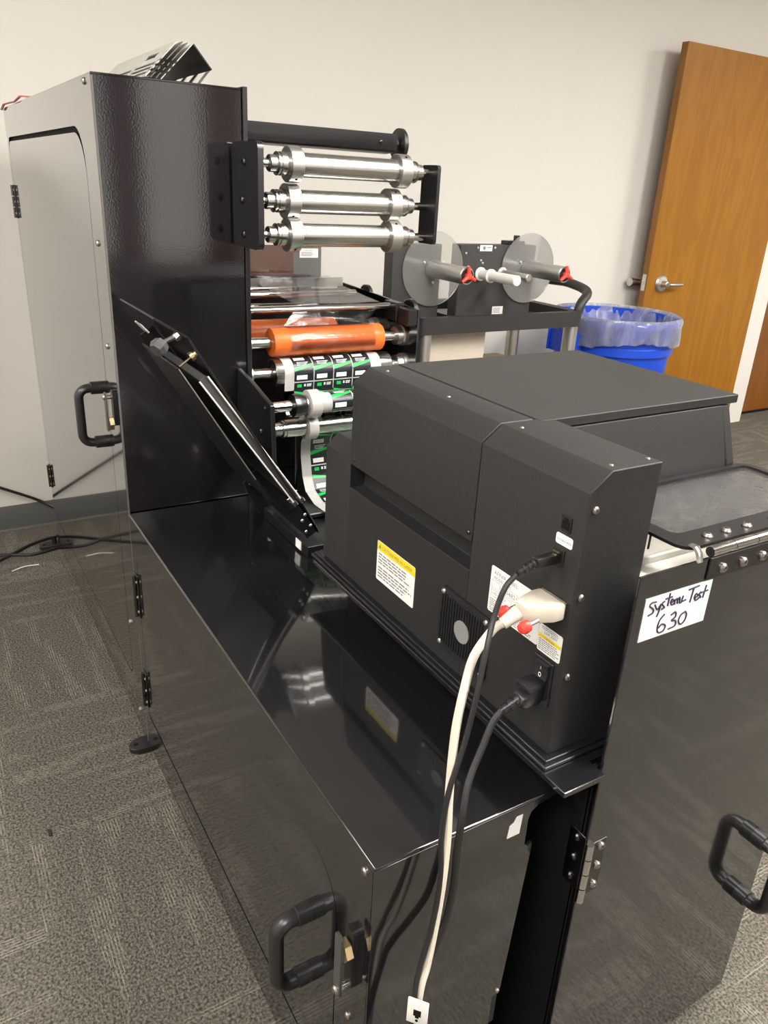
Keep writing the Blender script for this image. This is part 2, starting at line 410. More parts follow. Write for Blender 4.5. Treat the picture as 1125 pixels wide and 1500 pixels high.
wf.holed('Y', [(-2.6, 0), (6.6, 0), (6.6, 2.75), (-2.6, 2.75)], [[(a, 0.75), (b, 0.75), (b, 2.3), (a, 2.3)] for a, b in reflect_wins], -3.72, -3.6)
wf.done('wall_front', 'wall', kind='structure')
for k, (a, b) in enumerate(reflect_wins):
    w = B().holed('Y', [(a-0.03, 0.72), (b+0.03, 0.72), (b+0.03, 2.33), (a-0.03, 2.33)], [[(a+0.03, 0.78), (b-0.03, 0.78), (b-0.03, 2.27), (a+0.03, 2.27)]], -3.64, -3.58).done('window_%d' % (k+1), 'trim', kind='structure')
    B().box((a+0.03, -3.66, 0.78), (b-0.03, -3.655, 2.27)).done('pane', 'glass', w)
B().box((-2.72, -3.72, 2.75), (6.72, YW+0.12, 2.85)).done('ceiling', 'ceiling', kind='structure')
B().prism('X', [(YW, 0), (YW-0.012, 0), (YW-0.006, 0.006), (YW-0.004, 0.098), (YW-0.001, 0.104), (YW, 0.104)], -2.6, 4.8).done('baseboard_back', 'vinyl', kind='structure')
for x0, x1, l in ((1.5, 1.76, 'narrow'), (2.28, 2.66, 'wide')):  # unseen curtains added to put maroon into the tower's reflection
    cb = B(); n = 40; rows = []
    for zz in (0.35, 2.45):
        rows.append([(x0+(x1-x0)*i/n, -3.5+0.025*math.sin(i*1.9), zz) for i in range(n+1)])
    cb.grid(rows).done('reflection_curtain', 'reflection_curtain', loc=((x0+x1)/2, -3.5, 0.35), label='%s maroon drape added behind the camera to tint the tower reflection' % l, cat='reflection_curtain', thick=0.004)
WHERE = ['over the tall cabinet side of the machine', 'over the floor right of the machine', 'near the left wall', 'nearest the right wall', 'nearest the curtained window', 'added over the big front door to brighten the right floor', 'added left of the camera to brighten the left wall']
for k, (x, y) in enumerate(TROFFERS):
    t = thing('ceiling_light', (x, y, 2.75), 'white recessed ceiling light panel '+WHERE[k], 'ceiling light', 'ceiling light panels')
    B().holed('Z', [(x-0.31, y-0.61), (x+0.31, y-0.61), (x+0.31, y+0.61), (x-0.31, y+0.61)], [[(x-0.28, y-0.58), (x+0.28, y-0.58), (x+0.28, y+0.58), (x-0.28, y+0.58)]], 2.735, 2.75).done('frame', 'trim', t)
    B().box((x-0.28, y-0.58, 2.738), (x+0.28, y+0.58, 2.746)).done('diffuser', 'lamp', t)

# open door leaf against the back wall
d1 = thing('door_1', (4.06, 3.12, 0.01), 'honey maple door leaf standing open against the back wall', 'door'); d1['kind'] = 'structure'
B().box((3.585, 3.101, 0.012), (4.60, 3.143, 2.128), 0.001).done('door_leaf', 'wood', d1)
B().box((3.5835, 3.1025, 0.014), (3.5850, 3.1415, 2.126)).done('edge_band', 'woodedge', d1)
B().box((3.5815, 3.109, 0.905), (3.5840, 3.135, 0.995), 0.0008).done('latch_plate', 'alu', d1)
B().prism('Z', [(3.583, 3.115), (3.571, 3.121), (3.583, 3.130)], 0.942, 0.958).done('latch_bolt', 'steel', d1)
hx, hz = 3.70, 0.945
h = B().lathe((hx, 3.101, hz), (0, -1, 0), [(0, 0.048), (0.005, 0.048), (0.014, 0.040), (0.018, 0.020), (0.05, 0.015), (0.052, 0.012)], 28).done('rose', 'alu', d1)
B().tube([(hx, 3.047, hz), (hx+0.02, 3.046, hz), (hx+0.06, 3.048, hz-0.001), (hx+0.118, 3.052, hz-0.002)], [0.016, 0.017, 0.016, 0.014], 12, flat=0.7).done('lever', 'alu', h)
h2 = B().lathe((hx-0.02, 3.143, hz), (0, 1, 0), [(0, 0.041), (0.004, 0.041), (0.012, 0.034), (0.016, 0.018), (0.05, 0.012)], 28).done('rose', 'alu', d1)
B().tube([(hx-0.02, 3.192, hz), (hx-0.08, 3.196, hz), (hx-0.135, 3.196, hz), (hx-0.150, 3.196, hz)], [0.012, 0.016, 0.024, 0.022], 14).done('lever', 'alu', h2)
# frame and second door
fr = B().prism('Z', [(4.79, YW), (4.79, YW-0.02), (4.80, YW-0.028), (4.87, YW-0.020), (4.885, YW-0.020), (4.885, YW+0.10), (4.79, YW+0.10)], 0, 2.2).done('trim_1', 'trim', kind='structure')
B().box((4.62, 3.135, 0.0), (4.80, YW-0.001, 2.16), 0.006).done('casing', 'trim', fr)
B().box((4.885, YW+0.02, 2.10), (6.0, YW+0.10, 2.2)).done('trim_2', 'trim', kind='structure')
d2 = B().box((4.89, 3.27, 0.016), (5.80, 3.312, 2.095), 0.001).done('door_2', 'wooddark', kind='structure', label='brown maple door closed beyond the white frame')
B().box((4.89, 3.264, 0.0), (5.80, 3.318, 0.0145)).done('sweep', 'void', d2)

# ------------------------------------------------------------------ tower cabinet
XS, XR, YT, YB, ZT = 0.346, 0.645, 1.645, 2.93, 1.542
tw = thing('tower_cabinet', (0.5, 2.28, 0.0), 'tall glossy black machine cabinet with slotted side door', 'cabinet')
DTW = rrect(1.752, 0.172, 2.90, 1.462, (0.03, 0.03, 0.03, 0.09), 8)
B().holed('X', [(YT+0.002, 0.036), (YB, 0.036), (YB, ZT), (YT+0.002, ZT)], [DTW], XS, XS+0.004).done('side_panel', 'gloss_side', tw, smooth=False)
dtw = B().prism('X', rrect(1.7548, 0.175, 2.898, 1.450, (0.028, 0.028, 0.028, 0.088), 8), XS, XS+0.004).done('door', 'gloss_side', tw, smooth=False)
B().prism('Y', [(XS, 0.69), (XS+0.003, 0.675), (0.6345, 0.675), (0.6345, ZT), (XS+0.003, ZT), (XS, ZT-0.004)], YT, YT+0.004, 0.0012).done('front_panel', 'gloss_front', tw)
B().box((XS+0.0002, YT-0.0008, 0.036), (XS+0.004, YT+0.0018, ZT-0.002), 0.0006).done('corner_flange', 'greypanel', tw)
B().box((XS, YT, ZT-0.001), (0.6345, YB, ZT+0.003), 0.001).done('top_panel', 'gloss', tw)
B().box((XS, YB-0.004, 0.036), (XR, YB, ZT)).done('back_panel', 'gloss', tw)
B().box((0.635, YT-0.006, 0.68), (XR, YB-0.01, ZT+0.006), 0.001).done('web_wall_plate', 'satin', tw)
B().box((XS+0.008, YT+0.008, 0.04), (0.634, YB-0.006, ZT-0.003)).done('light_block_core', 'void', tw)  # matte black core added behind the door gaps to block light
for y, z in ((1.700, 1.533), (1.704, 1.245), (1.702, 1.038), (1.727, 0.348), (1.700, 0.10)):
    screw(tw, (XS, y, z), '-X', 0.0065)
def hinge_side(parent, y, z0, z1, n=3):
    h = B().box((XS-0.003, y-0.014, z0), (XS, y+0.014, z1), 0.001).done('hinge', 'darksteel', parent)
    kb = B()
    for k in range(n):
        a = z0+(z1-z0)*k/n; kb.cyl((XS-0.006, y, a+0.001), (XS-0.006, y, a+(z1-z0)/n-0.001), 0.005, 12)
    kb.done('knuckle', 'darksteel', h)
    for k in range(3):
        screw(h, (XS-0.003, y-0.009, z0+(z1-z0)*(0.15+0.35*k)), '-X', 0.004)
    return h
hinge_side(tw, 2.905, 1.225, 1.325); hinge_side(tw, 2.905, 0.29, 0.375)
def pull(parent, mat, at, dirn, z0, z1, out, w=0.013, name='handle'):
    """D-shaped pull: two legs standing off the face, one upright grip"""
    p = Vector(at); d = Vector(dirn); r = 0.022; pts = [p+Vector((0, 0, z0))+d*0.0]
    def c(o, z): return p+d*o+Vector((0, 0, z))
    pts = [c(0, z0), c(out-r, z0)]
    for k in range(1, 7):
        a = k*PI/12; pts.append(c(out-r+r*math.sin(a), z0+r-r*math.cos(a)))
    pts.append(c(out, (z0+z1)/2))
    for k in range(0, 7):
        a = k*PI/12; pts.append(c(out-r+r*math.cos(a), z1-r+r*math.sin(a)))
    pts.append(c(0, z1))
    h = B().tube(pts, w, 14, flat=0.8).done(name, mat, parent)
    B().lathe(c(0.0, z0), d, [(0, w*1.12), (0.02, w*1.12), (0.021, w)], 14).done('leg_collar', 'plastic', h)
    B().lathe(c(0.0, z1), d, [(0, w*1.12), (0.02, w*1.12), (0.021, w)], 14).done('leg_collar', 'plastic', h)
    return h
pull(dtw, 'plastic', (XS, 1.835, 0), (-1, 0, 0), 0.788, 0.918, 0.048)
def latch(parent, y, z0, z1, flip=False):
    l = B().prism('X', rrect(y-0.008, z0, y+0.008, z1, 0.006, 4), XS-0.0225, XS-0.019).done('latch', 'latchgrey', parent)
    zh, zs = (z0+0.018, z1-0.011) if flip else (z1-0.026, z0+0.011)
    B().lathe((XS-0.019, y-0.004, zh), (1, 0, 0), [(0, 0.015), (0.009, 0.015)], 6).done('hex_standoff', 'brass', l)
    B().cyl((XS-0.019, y, zs), (XS, y, zs), 0.005, 12).done('post', 'chrome', l)
    B().prism('X', rrect(y-0.012, z0+0.012, y+0.008, z1+0.004, 0.007, 4), XS-0.008, XS-0.0001).done('latch_reflection', 'satin', l)  # black plate standing for the latch's dark reflection in the panel
    screw(l, (XS-0.0225, y, zs), '-X', 0.0065)
    return l
latch(tw, 1.672, 0.862, 0.948, True)
def foot(parent, x, y):
    f = B().prism('Z', [(x+0.047*math.copysign(abs(math.cos(a))**0.8, math.cos(a)), y+0.026*math.copysign(abs(math.sin(a))**0.8, math.sin(a))) for a in [2*PI*k/32 for k in range(32)]], 0.0, 0.016, 0.002).done('leveling_foot', 'rubber', parent)
    B().cyl((x+0.01, y, 0.012), (x+0.01, y, 0.05), 0.009, 14).done('stud', 'darksteel', f)
    for s in (-1, 1): B().cyl((x+s*0.03, y, 0.0155), (x+s*0.03, y, 0.0166), 0.006, 14).done('bolt_hole', 'void', f)
    return f
foot(tw, 0.350, 1.672); foot(tw, 0.330, 3.00)

# ------------------------------------------------------------------ low cabinet
YF, ZC = 0.537, 0.674
lc = thing('low_cabinet', (0.5, 1.09, 0.0), 'low glossy black machine cabinet with mirror-like top', 'cabinet')
DLC = rrect(0.618, 0.145, 1.605, 0.575, (0.02, 0.02, 0.02, 0.075), 8)
B().holed('X', [(YF+0.001, 0.036), (YT-0.004, 0.036), (YT-0.004, ZC-0.002), (YF+0.001, ZC-0.002)], [DLC], XS, XS+0.004).done('side_panel', 'gloss', lc, smooth=False)
dlc = B().prism('X', rrect(0.6205, 0.1515, 1.6025, 0.5747, (0.018, 0.018, 0.018, 0.0745), 8), XS, XS+0.004).done('door', 'gloss', lc, smooth=False)
B().box((XS-0.0005, YF-0.001, ZC-0.007), (XR, YT-0.003, ZC+0.001), 0.0035, 4).done('top_panel', 'gloss', lc)
NP = [(XS, 0.036), (0.556, 0.036), (0.556, 0.318), (0.571, 0.322), (0.571, 0.596), (0.574, 0.602), (0.580, 0.597), (0.587, 0.597), (0.574, 0.606), (0.574, 0.645), (0.578, 0.656), (0.588, 0.662), (0.612, 0.666), (0.640, 0.6715), (XS, 0.6715)]
NP = [(XS, 0.036), (0.558, 0.036), (0.558, 0.318), (0.571, 0.322), (0.588, 0.590), (0.587, 0.599), (0.580, 0.596), (0.574, 0.602), (0.574, 0.645), (0.578, 0.656), (0.588, 0.662), (0.612, 0.666), (0.640, 0.6715), (XS, 0.6715)]
B().prism('Y', NP, YF-0.002, YF+0.002).done('front_panel', 'gloss', lc, smooth=False)
B().box((0.555, YF+0.003, 0.25), (0.573, YF+0.012, 0.318), 0.001).done('lower_bracket', 'satin', lc)
screw(lc, (0.566, YF-0.002, 0.326), '-Y', 0.004)
B().box((XS+0.006, YF+0.01, 0.04), (0.55, YT-0.006, ZC-0.005)).box((0.55, 0.66, 0.04), (XR-0.001, YT-0.006, ZC-0.005)).done('light_block_core', 'void', lc)  # black cores added to block light behind the gaps and the notch
for y, z in ((0.556, 0.653), (0.580, 0.372)): screw(lc, (XS, y, z), '-X', 0.0055)
hinge_side(lc, 1.615, 0.425, 0.535); hinge_side(lc, 1.610, 0.175, 0.272)
pull(dlc, 'plastic', (XS, 0.700, 0), (-1, 0, 0), 0.311, 0.437, 0.050)
latch(lc, 0.574, 0.434, 0.542)
for x, y in ((0.40, 0.60), (0.60, 0.60), (0.60, 1.6)): B().cyl((x, y, 0), (x, y, 0.04), 0.02, 14).done('leveling_foot', 'rubber', lc)
st = B()
st.prism('Y', [(0.541, 0.627), (0.561, 0.627), (0.563, 0.658), (0.553, 0.658), (0.549, 0.650), (0.543, 0.647)], YF-0.0026, YF-0.002).done('sticker', 'paper', lc, label='torn white sticker')

# ------------------------------------------------------------------ right cabinet (under and beside the printer)
rc = thing('printer_cabinet', (0.87, 1.6, 0.0), 'black machine cabinet under the printer with big front door', 'cabinet')
B().prism('X', [(0.506, 0.036), (2.90, 0.036), (2.90, 0.670), (1.148, 0.670), (1.148, 0.7285), (0.506, 0.7285)], 0.6465, 1.115).done('body', 'satin', rc)
B().box((0.70, 0.507, 0.7455), (1.10, 0.640, 0.93)).done('upper_body', 'satin', rc)
B().box((0.6465, 0.503, 0.036), (0.660, 0.508, 0.725)).done('post', 'satin', rc)
drc = B().box((0.637, 0.488, 0.04), (1.099, 0.4925, 1.000), 0.001).done('front_door', 'gloss', rc)
pull(drc, 'plastic', (1.052, 0.488, 0), (0, -1, 0), 0.305, 0.43, 0.050)
h = B().box((0.647, 0.4862, 0.520), (0.672, 0.488, 0.612), 0.0006).done('hinge', 'darksteel', rc)
B().box((0.6445, 0.4925, 0.520), (0.6465, 0.525, 0.612), 0.0006).done('side_leaf', 'darksteel', h)
kb = B()
for k in range(4): kb.cyl((0.6415, 0.4862, 0.513+0.0255*k), (0.6415, 0.4862, 0.537+0.0255*k), 0.0055, 14)
kb.done('knuckle', 'chrome', h)
for z in (0.534, 0.568, 0.602):
    screw(h, (0.662, 0.4862, z), '-Y', 0.006); screw(h, (0.6445, 0.512, z), '-X', 0.006, 'darksteel')
# top opening: aluminium rim, deck, bar, window lid with piano hinge
B().box((0.697, 0.4955, 0.940), (1.10, 0.560, 0.966), 0.002).box((0.697, 0.4955, 0.966), (1.10, 0.503, 0.985), 0.0015, 2).box((0.697, 0.555, 0.966), (1.10, 0.560, 0.975), 0.001).done('top_extrusion', 'trim', rc)
B().cyl((0.697, 0.4985, 0.984), (1.10, 0.4985, 0.984), 0.0055, 14).done('edge_bead', 'chrome', rc)
B().box((0.70, 0.561, 0.93), (1.10, 0.645, 0.942)).done('white_deck', 'white_plastic', rc)
B().box((0.701, 0.5605, 0.942), (0.725, 0.60, 0.975), 0.001).done('white_block', 'white_plastic', rc)
tb_ = B().prism('X', [(0.605, 0.943), (0.605, 0.983), (0.608, 0.986), (0.640, 0.986), (0.640, 0.943)], 0.716, 0.985).done('tension_bar', 'trim', rc)
for x in (0.79, 0.835): B().box((x, 0.6042, 0.953), (x+0.0035, 0.6052, 0.976)).done('slot', 'void', tb_)
screw(tb_, (0.875, 0.605, 0.965), '-Y', 0.007, 'alu')
B().box((0.72, 0.607, 0.9865), (0.985, 0.640, 0.988)).done('liner_sheet', 'greysheet', rc)
win = B().holed('Z', rrect(0.722, 0.500, 1.078, 0.680, 0.02, 6), [rrect(0.745, 0.535, 1.066, 0.670, 0.012, 5)], 1.0085, 1.0125).done('window_frame', 'satin', rc)
B().prism('Z', rrect(0.735, 0.525, 1.072, 0.676, 0.015, 5), 1.0065, 1.0083).done('window_pane', 'glass', win)
for x in (0.777, 0.812, 0.852, 0.905, 0.96, 1.02): screw(win, (x, 0.5145, 1.0125), '+Z', 0.0065)
ph = B().box((0.752, 0.4855, 0.972), (1.085, 0.488, 1.001), 0.001).done('piano_hinge', 'darksteel', rc)
kb = B()
for k in range(8): kb.cyl((0.753+0.0415*k, 0.490, 1.0075), (0.7935+0.0415*k, 0.490, 1.0075), 0.0065, 14)
kb.done('knuckle', 'chrome', ph)
for x in (0.777, 0.815, 0.853, 0.905, 0.96, 1.02): screw(ph, (x, 0.4855, 0.984), '-Y', 0.0065)
cl = B().tube([(0.736, 0.505, 1.0135), (0.736, 0.497, 1.0135), (0.736, 0.492, 1.008), (0.736, 0.4885, 0.998)], 0.006, 8, flat=0.35).done('latch_clip', 'steel', rc)

PK = (0.924, 0.1049)   # true size of the printer drawing, and how high its shelf stands
# ------------------------------------------------------------------ shelf plate under the printer
sh = thing('printer_shelf', (0.68, 0.9, 0.675), 'glossy black shelf plate under the label printer', 'shelf', k=PK)
B().prism('Z', [(0.612, 0.517), (0.684, 0.517), (0.684, 0.548), (0.95, 0.548), (0.95, 1.245), (0.612, 1.245)], 0.6755, 0.6845, 0.001).done('plate', 'gloss', sh)

# ------------------------------------------------------------------ label printer
XP = 0.632
pr = thing('label_printer', (0.88, 0.9, 0.685), 'large charcoal label printer with angled housing and stickers', 'printer', k=PK)
B().box((0.616, 0.559, 0.685), (0.764, 1.262, 0.6905), 0.001).box((0.6215, 0.565, 0.6905), (0.759, 1.258, 0.695), 0.001).done('base_plate', 'satin', pr)
sec = lambda z0, xr: [(XP, z0), (xr, z0), (xr, 1.092), (0.663, 1.092), (XP, 1.068)]
B().prism('Y', sec(0.695, 0.747), 0.574, 0.7765, 0.0012).done('front_housing', 'printer', pr)
B().prism('Y', sec(0.919, 0.720), 0.7785, 1.140, 0.0012).done('access_panel', 'printer', pr)
B().prism('Y', [(XP, 0.695), (0.72, 0.695), (0.72, 0.921), (0.662, 0.921), (0.662, 0.875), (XP, 0.875)], 0.7767, 1.140, 0.0008).done('lower_housing', 'printer', pr)
B().prism('Y', [(XP, 0.695), (0.72, 0.695), (0.72, 0.948), (0.656, 0.948), (XP, 0.926)], 1.1402, 1.236, 0.0010).done('rear_housing', 'printer', pr)
B().prism('X', [(0.7767, 0.695), (0.7767, 0.972), (0.738, 0.974), (0.735, 0.982), (0.764, 1.077), (1.145, 1.077), (1.236, 0.96), (1.236, 0.695)], 0.747, 1.115, 0.001).done('main_body', 'printer', pr)
# front panel with slanted right end, and the lid
B().prism('X', [(0.737, 0.975), (0.734, 0.986), (0.766, 1.0765), (0.780, 1.0765), (0.780, 0.975)], 1.1155, 1.135, 0.002).done('end_cap', 'printer', pr)
lid = B().box((0.7225, 0.765, 1.0785), (1.152, 1.143, 1.0925), 0.0012).done('lid', 'printer', pr)
for y, z in ((1, 1.046), (1, 0.930), (1, 0.815)): screw(pr, (0.6445, 0.574, z), '-Y', 0.005, 'screw')
for x, y in ((0.675, 0.589), (0.737, 0.589), (0.675, 0.75), (0.675, 0.92), (0.675, 1.10)): screw(pr, (x, y, 1.092), '+Z', 0.003, 'screw')
screw(pr, (XP, 0.7865, 0.932), '-X', 0.0035, 'darksteel'); screw(pr, (XP, 1.125, 0.932), '-X', 0.003, 'darksteel')
NU, UZ = Vector((0, -1, 0)), Vector((0, 0, 1))     # print axes on the side face
def side_label(y0, y1, z0, z1, name='sticker'):
    """sticker on the side face; y0 > y1"""
    return B().prism('X', rrect(y1, z0, y0, z1, 0.003, 3), XP-0.0006, XP).done(name, 'paper', pr)
xe = XP-0.0008
yl = side_label(1.032, 0.9115, 0.741, 0.8155, 'warning_sticker')
B().face([(xe, 1.0315, 0.815), (xe, 0.912, 0.815), (xe, 0.912, 0.7985), (xe, 1.0315, 0.7985)]).done('yellow_band', 'yellow', yl)
b = B().text('CAUTION! MISE EN GARDE', (xe-0.0002, 1.015, 0.8035), NU, UZ, 0.009, width=0.094)
b.face([(xe-0.0002, 1.0265, 0.8030), (xe-0.0002, 1.0185, 0.8030), (xe-0.0002, 1.0225, 0.8115)])
print_lines(b, (xe-0.0002, 1.026, 0.7955), NU, UZ, 0.110, 0.022, 4, 3)
print_lines(b, (xe-0.0002, 1.026, 0.770), NU, UZ, 0.110, 0.023, 4, 5)
b.done('lettering', 'greyink', yl)
bl = side_label(0.727, 0.622, 0.838, 0.908, 'rating_sticker')
b = B().text('AFINIA LABEL', (xe, 0.7205, 0.897), NU, UZ, 0.0085, width=0.050).text('MODEL L801', (xe, 0.7205, 0.8895), NU, UZ, 0.007, width=0.036)
b.text('10004821', (xe, 0.708, 0.8785), NU, UZ, 0.009, width=0.036)
b.text('100-240V', (xe, 0.7225, 0.8665), NU, UZ, 0.0055, width=0.030)
for (ya, yb, za, zb) in ((0.723, 0.668, 0.8755, 0.887), (0.7235, 0.680, 0.8635, 0.8725)):
    for q in ((ya, yb, za, za+0.0005), (ya, yb, zb, zb+0.0005), (ya, ya-0.0006, za, zb), (yb, yb-0.0006, za, zb)):
        b.face([(xe, q[0], q[2]), (xe, q[1], q[2]), (xe, q[1], q[3]), (xe, q[0], q[3])])
print_lines(b, (xe, 0.7235, 0.860), NU, UZ, 0.095, 0.020, 7, 8)
b.done('lettering', 'greyink', bl)
l2 = side_label(0.6215, 0.579, 0.8345, 0.8735, 'voltage_sticker')
B().face([(xe, 0.6213, 0.8595), (xe, 0.5793, 0.8595), (xe, 0.5793, 0.8545), (xe, 0.6213, 0.8545)]).done('yellow_band', 'yellow', l2)
b = B().text('2.0A 250V', (xe, 0.612, 0.8625), NU, UZ, 0.0062, width=0.024).text('CAUTION', (xe-0.0002, 0.610, 0.8555), NU, UZ, 0.0036, width=0.018)
print_lines(b, (xe, 0.617, 0.8725), NU, UZ, 0.034, 0.005, 2, 9); print_lines(b, (xe, 0.6195, 0.8535), NU, UZ, 0.038, 0.017, 6, 11)
b.done('lettering', 'greyink', l2)
l3 = side_label(0.6165, 0.588, 0.9905, 1.0045, 'address_sticker')
B().text('04-07-00-E1-B0-E6', (xe, 0.6145, 0.9955), NU, UZ, 0.004, width=0.0245).done('lettering', 'greyink', l3)
# ports
et = B().box((XP-0.002, 0.594, 1.009), (XP, 0.611, 1.030), 0.0006).done('network_port', 'plastic', pr)
B().prism('X', [(0.596, 1.013), (0.608, 1.013), (0.608, 1.024), (0.605, 1.024), (0.605, 1.027), (0.599, 1.027), (0.599, 1.024), (0.596, 1.024)], XP-0.0026, XP-0.002).done('jack_opening', 'void', et)
us = B().box((XP-0.002, 0.598, 0.963), (XP, 0.618, 0.985), 0.0006).done('usb_port', 'plastic', pr)
dp = B().prism('X', rrect(0.580, 0.899, 0.625, 0.924, 0.003, 3), XP-0.004, XP).done('parallel_port', 'steel', pr)
ie = B().box((XP-0.003, 0.586, 0.762), (XP, 0.622, 0.829), 0.001).done('power_inlet', 'plastic', pr)
rk = B().prism('Y', [(XP-0.003, 0.801), (XP-0.0085, 0.803), (XP-0.0055, 0.814), (XP-0.0075, 0.825), (XP-0.003, 0.826)], 0.590, 0.613).done('rocker_switch', 'plastic', ie)
b = B().text('I', (XP-0.0072, 0.603, 0.8155), NU, Vector((-0.1, 0, 1)), 0.007).tube([(XP-0.0085, 0.6015+0.0022*math.cos(a), 0.8085+0.003*math.sin(a)) for a in [2*PI*k/12 for k in range(12)]], 0.0005, 4, closed=True)
b.done('lettering', 'printwhite', rk)
# fan guard
fg = B().prism('X', rrect(0.714, 0.722, 0.834, 0.8265, 0.007, 4), XP-0.004, XP).done('fan_guard', 'plastic', pr)
sl = B()
for k in range(17):
    y = 0.727+k*0.0062; sl.box((XP-0.0056, y, 0.732), (XP-0.004, y+0.0034, 0.8165), 0.0004)
sl.done('slat', 'satin', fg, kind='stuff')
B().lathe((XP-0.0056, 0.772, 0.7755), (-1, 0, 0), [(0, 0.018), (0.0012, 0.018)], 28).done('hub_sticker', 'label_grey', fg)
for y in (0.722, 0.826):
    for z in (0.730, 0.8185): screw(fg, (XP-0.004, y, z), '-X', 0.0045, 'alu')

# handwritten note taped on the door
SH = [[(285,1105),(255,1112),(238,1135),(262,1158),(258,1185),(225,1205)], [(275,1125),(290,1160),(312,1130)], [(318,1118),(300,1180),(285,1215)],
 [(345,1100),(325,1120),(342,1145),(320,1160)], [(385,1040),(365,1135)], [(350,1085),(400,1068)], [(385,1115),(408,1100),(400,1085),(388,1105),(395,1128),(415,1115)],
 [(420,1085),(415,1125)], [(420,1095),(437,1080),(435,1118)], [(438,1092),(455,1072),(453,1112),(470,1105)], [(480,1060),(470,1100),(500,1090)],
 [(520,1018),(600,985)], [(560,1000),(530,1110)], [(572,1075),(590,1060),(580,1045),(565,1070),(572,1095),(592,1085)], [(615,1030),(600,1050),(612,1070),(592,1080)],
 [(655,980),(628,1075)], [(610,1040),(668,1018)], [(345,1195),(310,1240),(292,1300),(300,1332),(335,1320),(350,1280),(325,1270),(298,1300)],
 [(390,1205),(425,1180),(425,1215),(395,1245),(425,1245),(420,1285),(370,1310)], [(500,1178),(465,1205),(448,1250),(465,1275),(495,1245),(508,1200),(500,1178)]]
nt_ = thing('paper_note', (0.71, 0.4875, 0.913), 'white paper note handwritten System Test 630 on black door', 'note')
NX0, NX1, NZ0, NZ1 = 0.653, 0.7665, 0.9135, 0.970
B().box((NX0, 0.4870, NZ0), (NX1, 0.4878, NZ1)).done('sheet', 'paper', nt_)
b = B()
det = 487*315-(-152)*(-63)
for stroke in SH:
    pts = []
    for px, py in stroke:
        dx, dy = px-218, py-1090
        u = (dx*315-dy*(-63))/det; v = (487*dy-(-152)*dx)/det
        pts.append(Vector((NX0+u*(NX1-NX0), 0.4868, NZ1-v*(NZ1-NZ0))))
    b.tube(smoothpath(pts, 5), 0.0011, 6, flat=1.0)
b.done('handwriting', 'blueink', nt_)

# ------------------------------------------------------------------ cables
def plug_cable(name, loc, label, pts, r, mat, n=10):
    t = thing(name, loc, label, 'cable', k=PK)
    B().tube(smoothpath(pts, n), r, 10).done('cord', mat, t)
    return t
def strain(t, p, q, r0, r1, mat, n=4):
    b = B(); p, q = Vector(p), Vector(q)
    for k in range(n):
        a = k/n; b.cyl(p.lerp(q, a), p.lerp(q, a+0.62/n), r0+(r1-r0)*a, 14, r0+(r1-r0)*(a+0.3/n))
    b.cyl(p, q, r0*0.75, 12, r1*0.75); b.done('strain_relief', mat, t)
usb = plug_cable('usb_cable', (0.60, 0.60, 0.97), 'black cable plugged in below the network port of the printer', [(0.572, 0.613, 0.960), (0.555, 0.612, 0.945), (0.5390, 0.6070, 0.911), (0.5212, 0.5931, 0.8774), (0.504, 0.5812, 0.8272), (0.487, 0.5736, 0.7685), (0.4646, 0.5655, 0.7116), (0.4541, 0.5580, 0.6537), (0.452, 0.5487, 0.5885), (0.4396, 0.5411, 0.5203), (0.4202, 0.5346, 0.4529), (0.4118, 0.5271, 0.39), (0.40, 0.52, 0.15), (0.40, 0.49, -0.1090)], 0.0036, 'rubber')
b = B().box((0.594, 0.602, 0.967), (0.630, 0.614, 0.980), 0.002, 2); b.done('plug', 'plastic', usb)
strain(usb, (0.594, 0.608, 0.973), (0.572, 0.611, 0.962), 0.006, 0.0045, 'plastic')
B().box((0.6255, 0.6015, 0.981), (0.6285, 0.612, 0.983)).done('plug_tip', 'brass', usb)
par = plug_cable('parallel_cable', (0.58, 0.61, 0.895), 'thick beige cable with red thumbscrews plugged into the printer', [(0.560, 0.609, 0.900), (0.545, 0.613, 0.890), (0.5163, 0.6080, 0.8643), (0.498, 0.5970, 0.8332), (0.483, 0.5870, 0.788), (0.4738, 0.5770, 0.7407), (0.4671, 0.5670, 0.6936), (0.4634, 0.5584, 0.6472), (0.4562, 0.5498, 0.5852), (0.4478, 0.5444, 0.5241), (0.4361, 0.5379, 0.4641), (0.4211, 0.5303, 0.4057), (0.415, 0.52, 0.20), (0.41, 0.51, 0.02), (0.43, 0.48, -0.1070)], 0.0056, 'beige')
B().prism('Z', [(0.628, 0.579), (0.628, 0.627), (0.612, 0.627), (0.585, 0.619), (0.576, 0.614), (0.576, 0.597), (0.585, 0.590), (0.612, 0.579)], 0.900, 0.923, 0.003, 2).done('plug', 'beige', par)
B().cyl((0.600, 0.604, 0.923), (0.600, 0.604, 0.9238), 0.011, 20).done('thumb_recess', 'beige', par)
B().cyl((0.577, 0.606, 0.911), (0.556, 0.609, 0.898), 0.0095, 16, 0.0075).done('strain_relief', 'beige', par)
for y in (0.583, 0.622):
    B().cyl((0.588, y, 0.9085), (0.572, y, 0.9055), 0.0028, 10).done('screw_shank', 'steel', par)
    B().lathe((0.576, y, 0.906), (-1, 0, -0.2), [(0, 0.004), (0.003, 0.0075), (0.010, 0.0082), (0.015, 0.006), (0.0165, 0.003)], 16).done('thumbscrew', 'red', par)
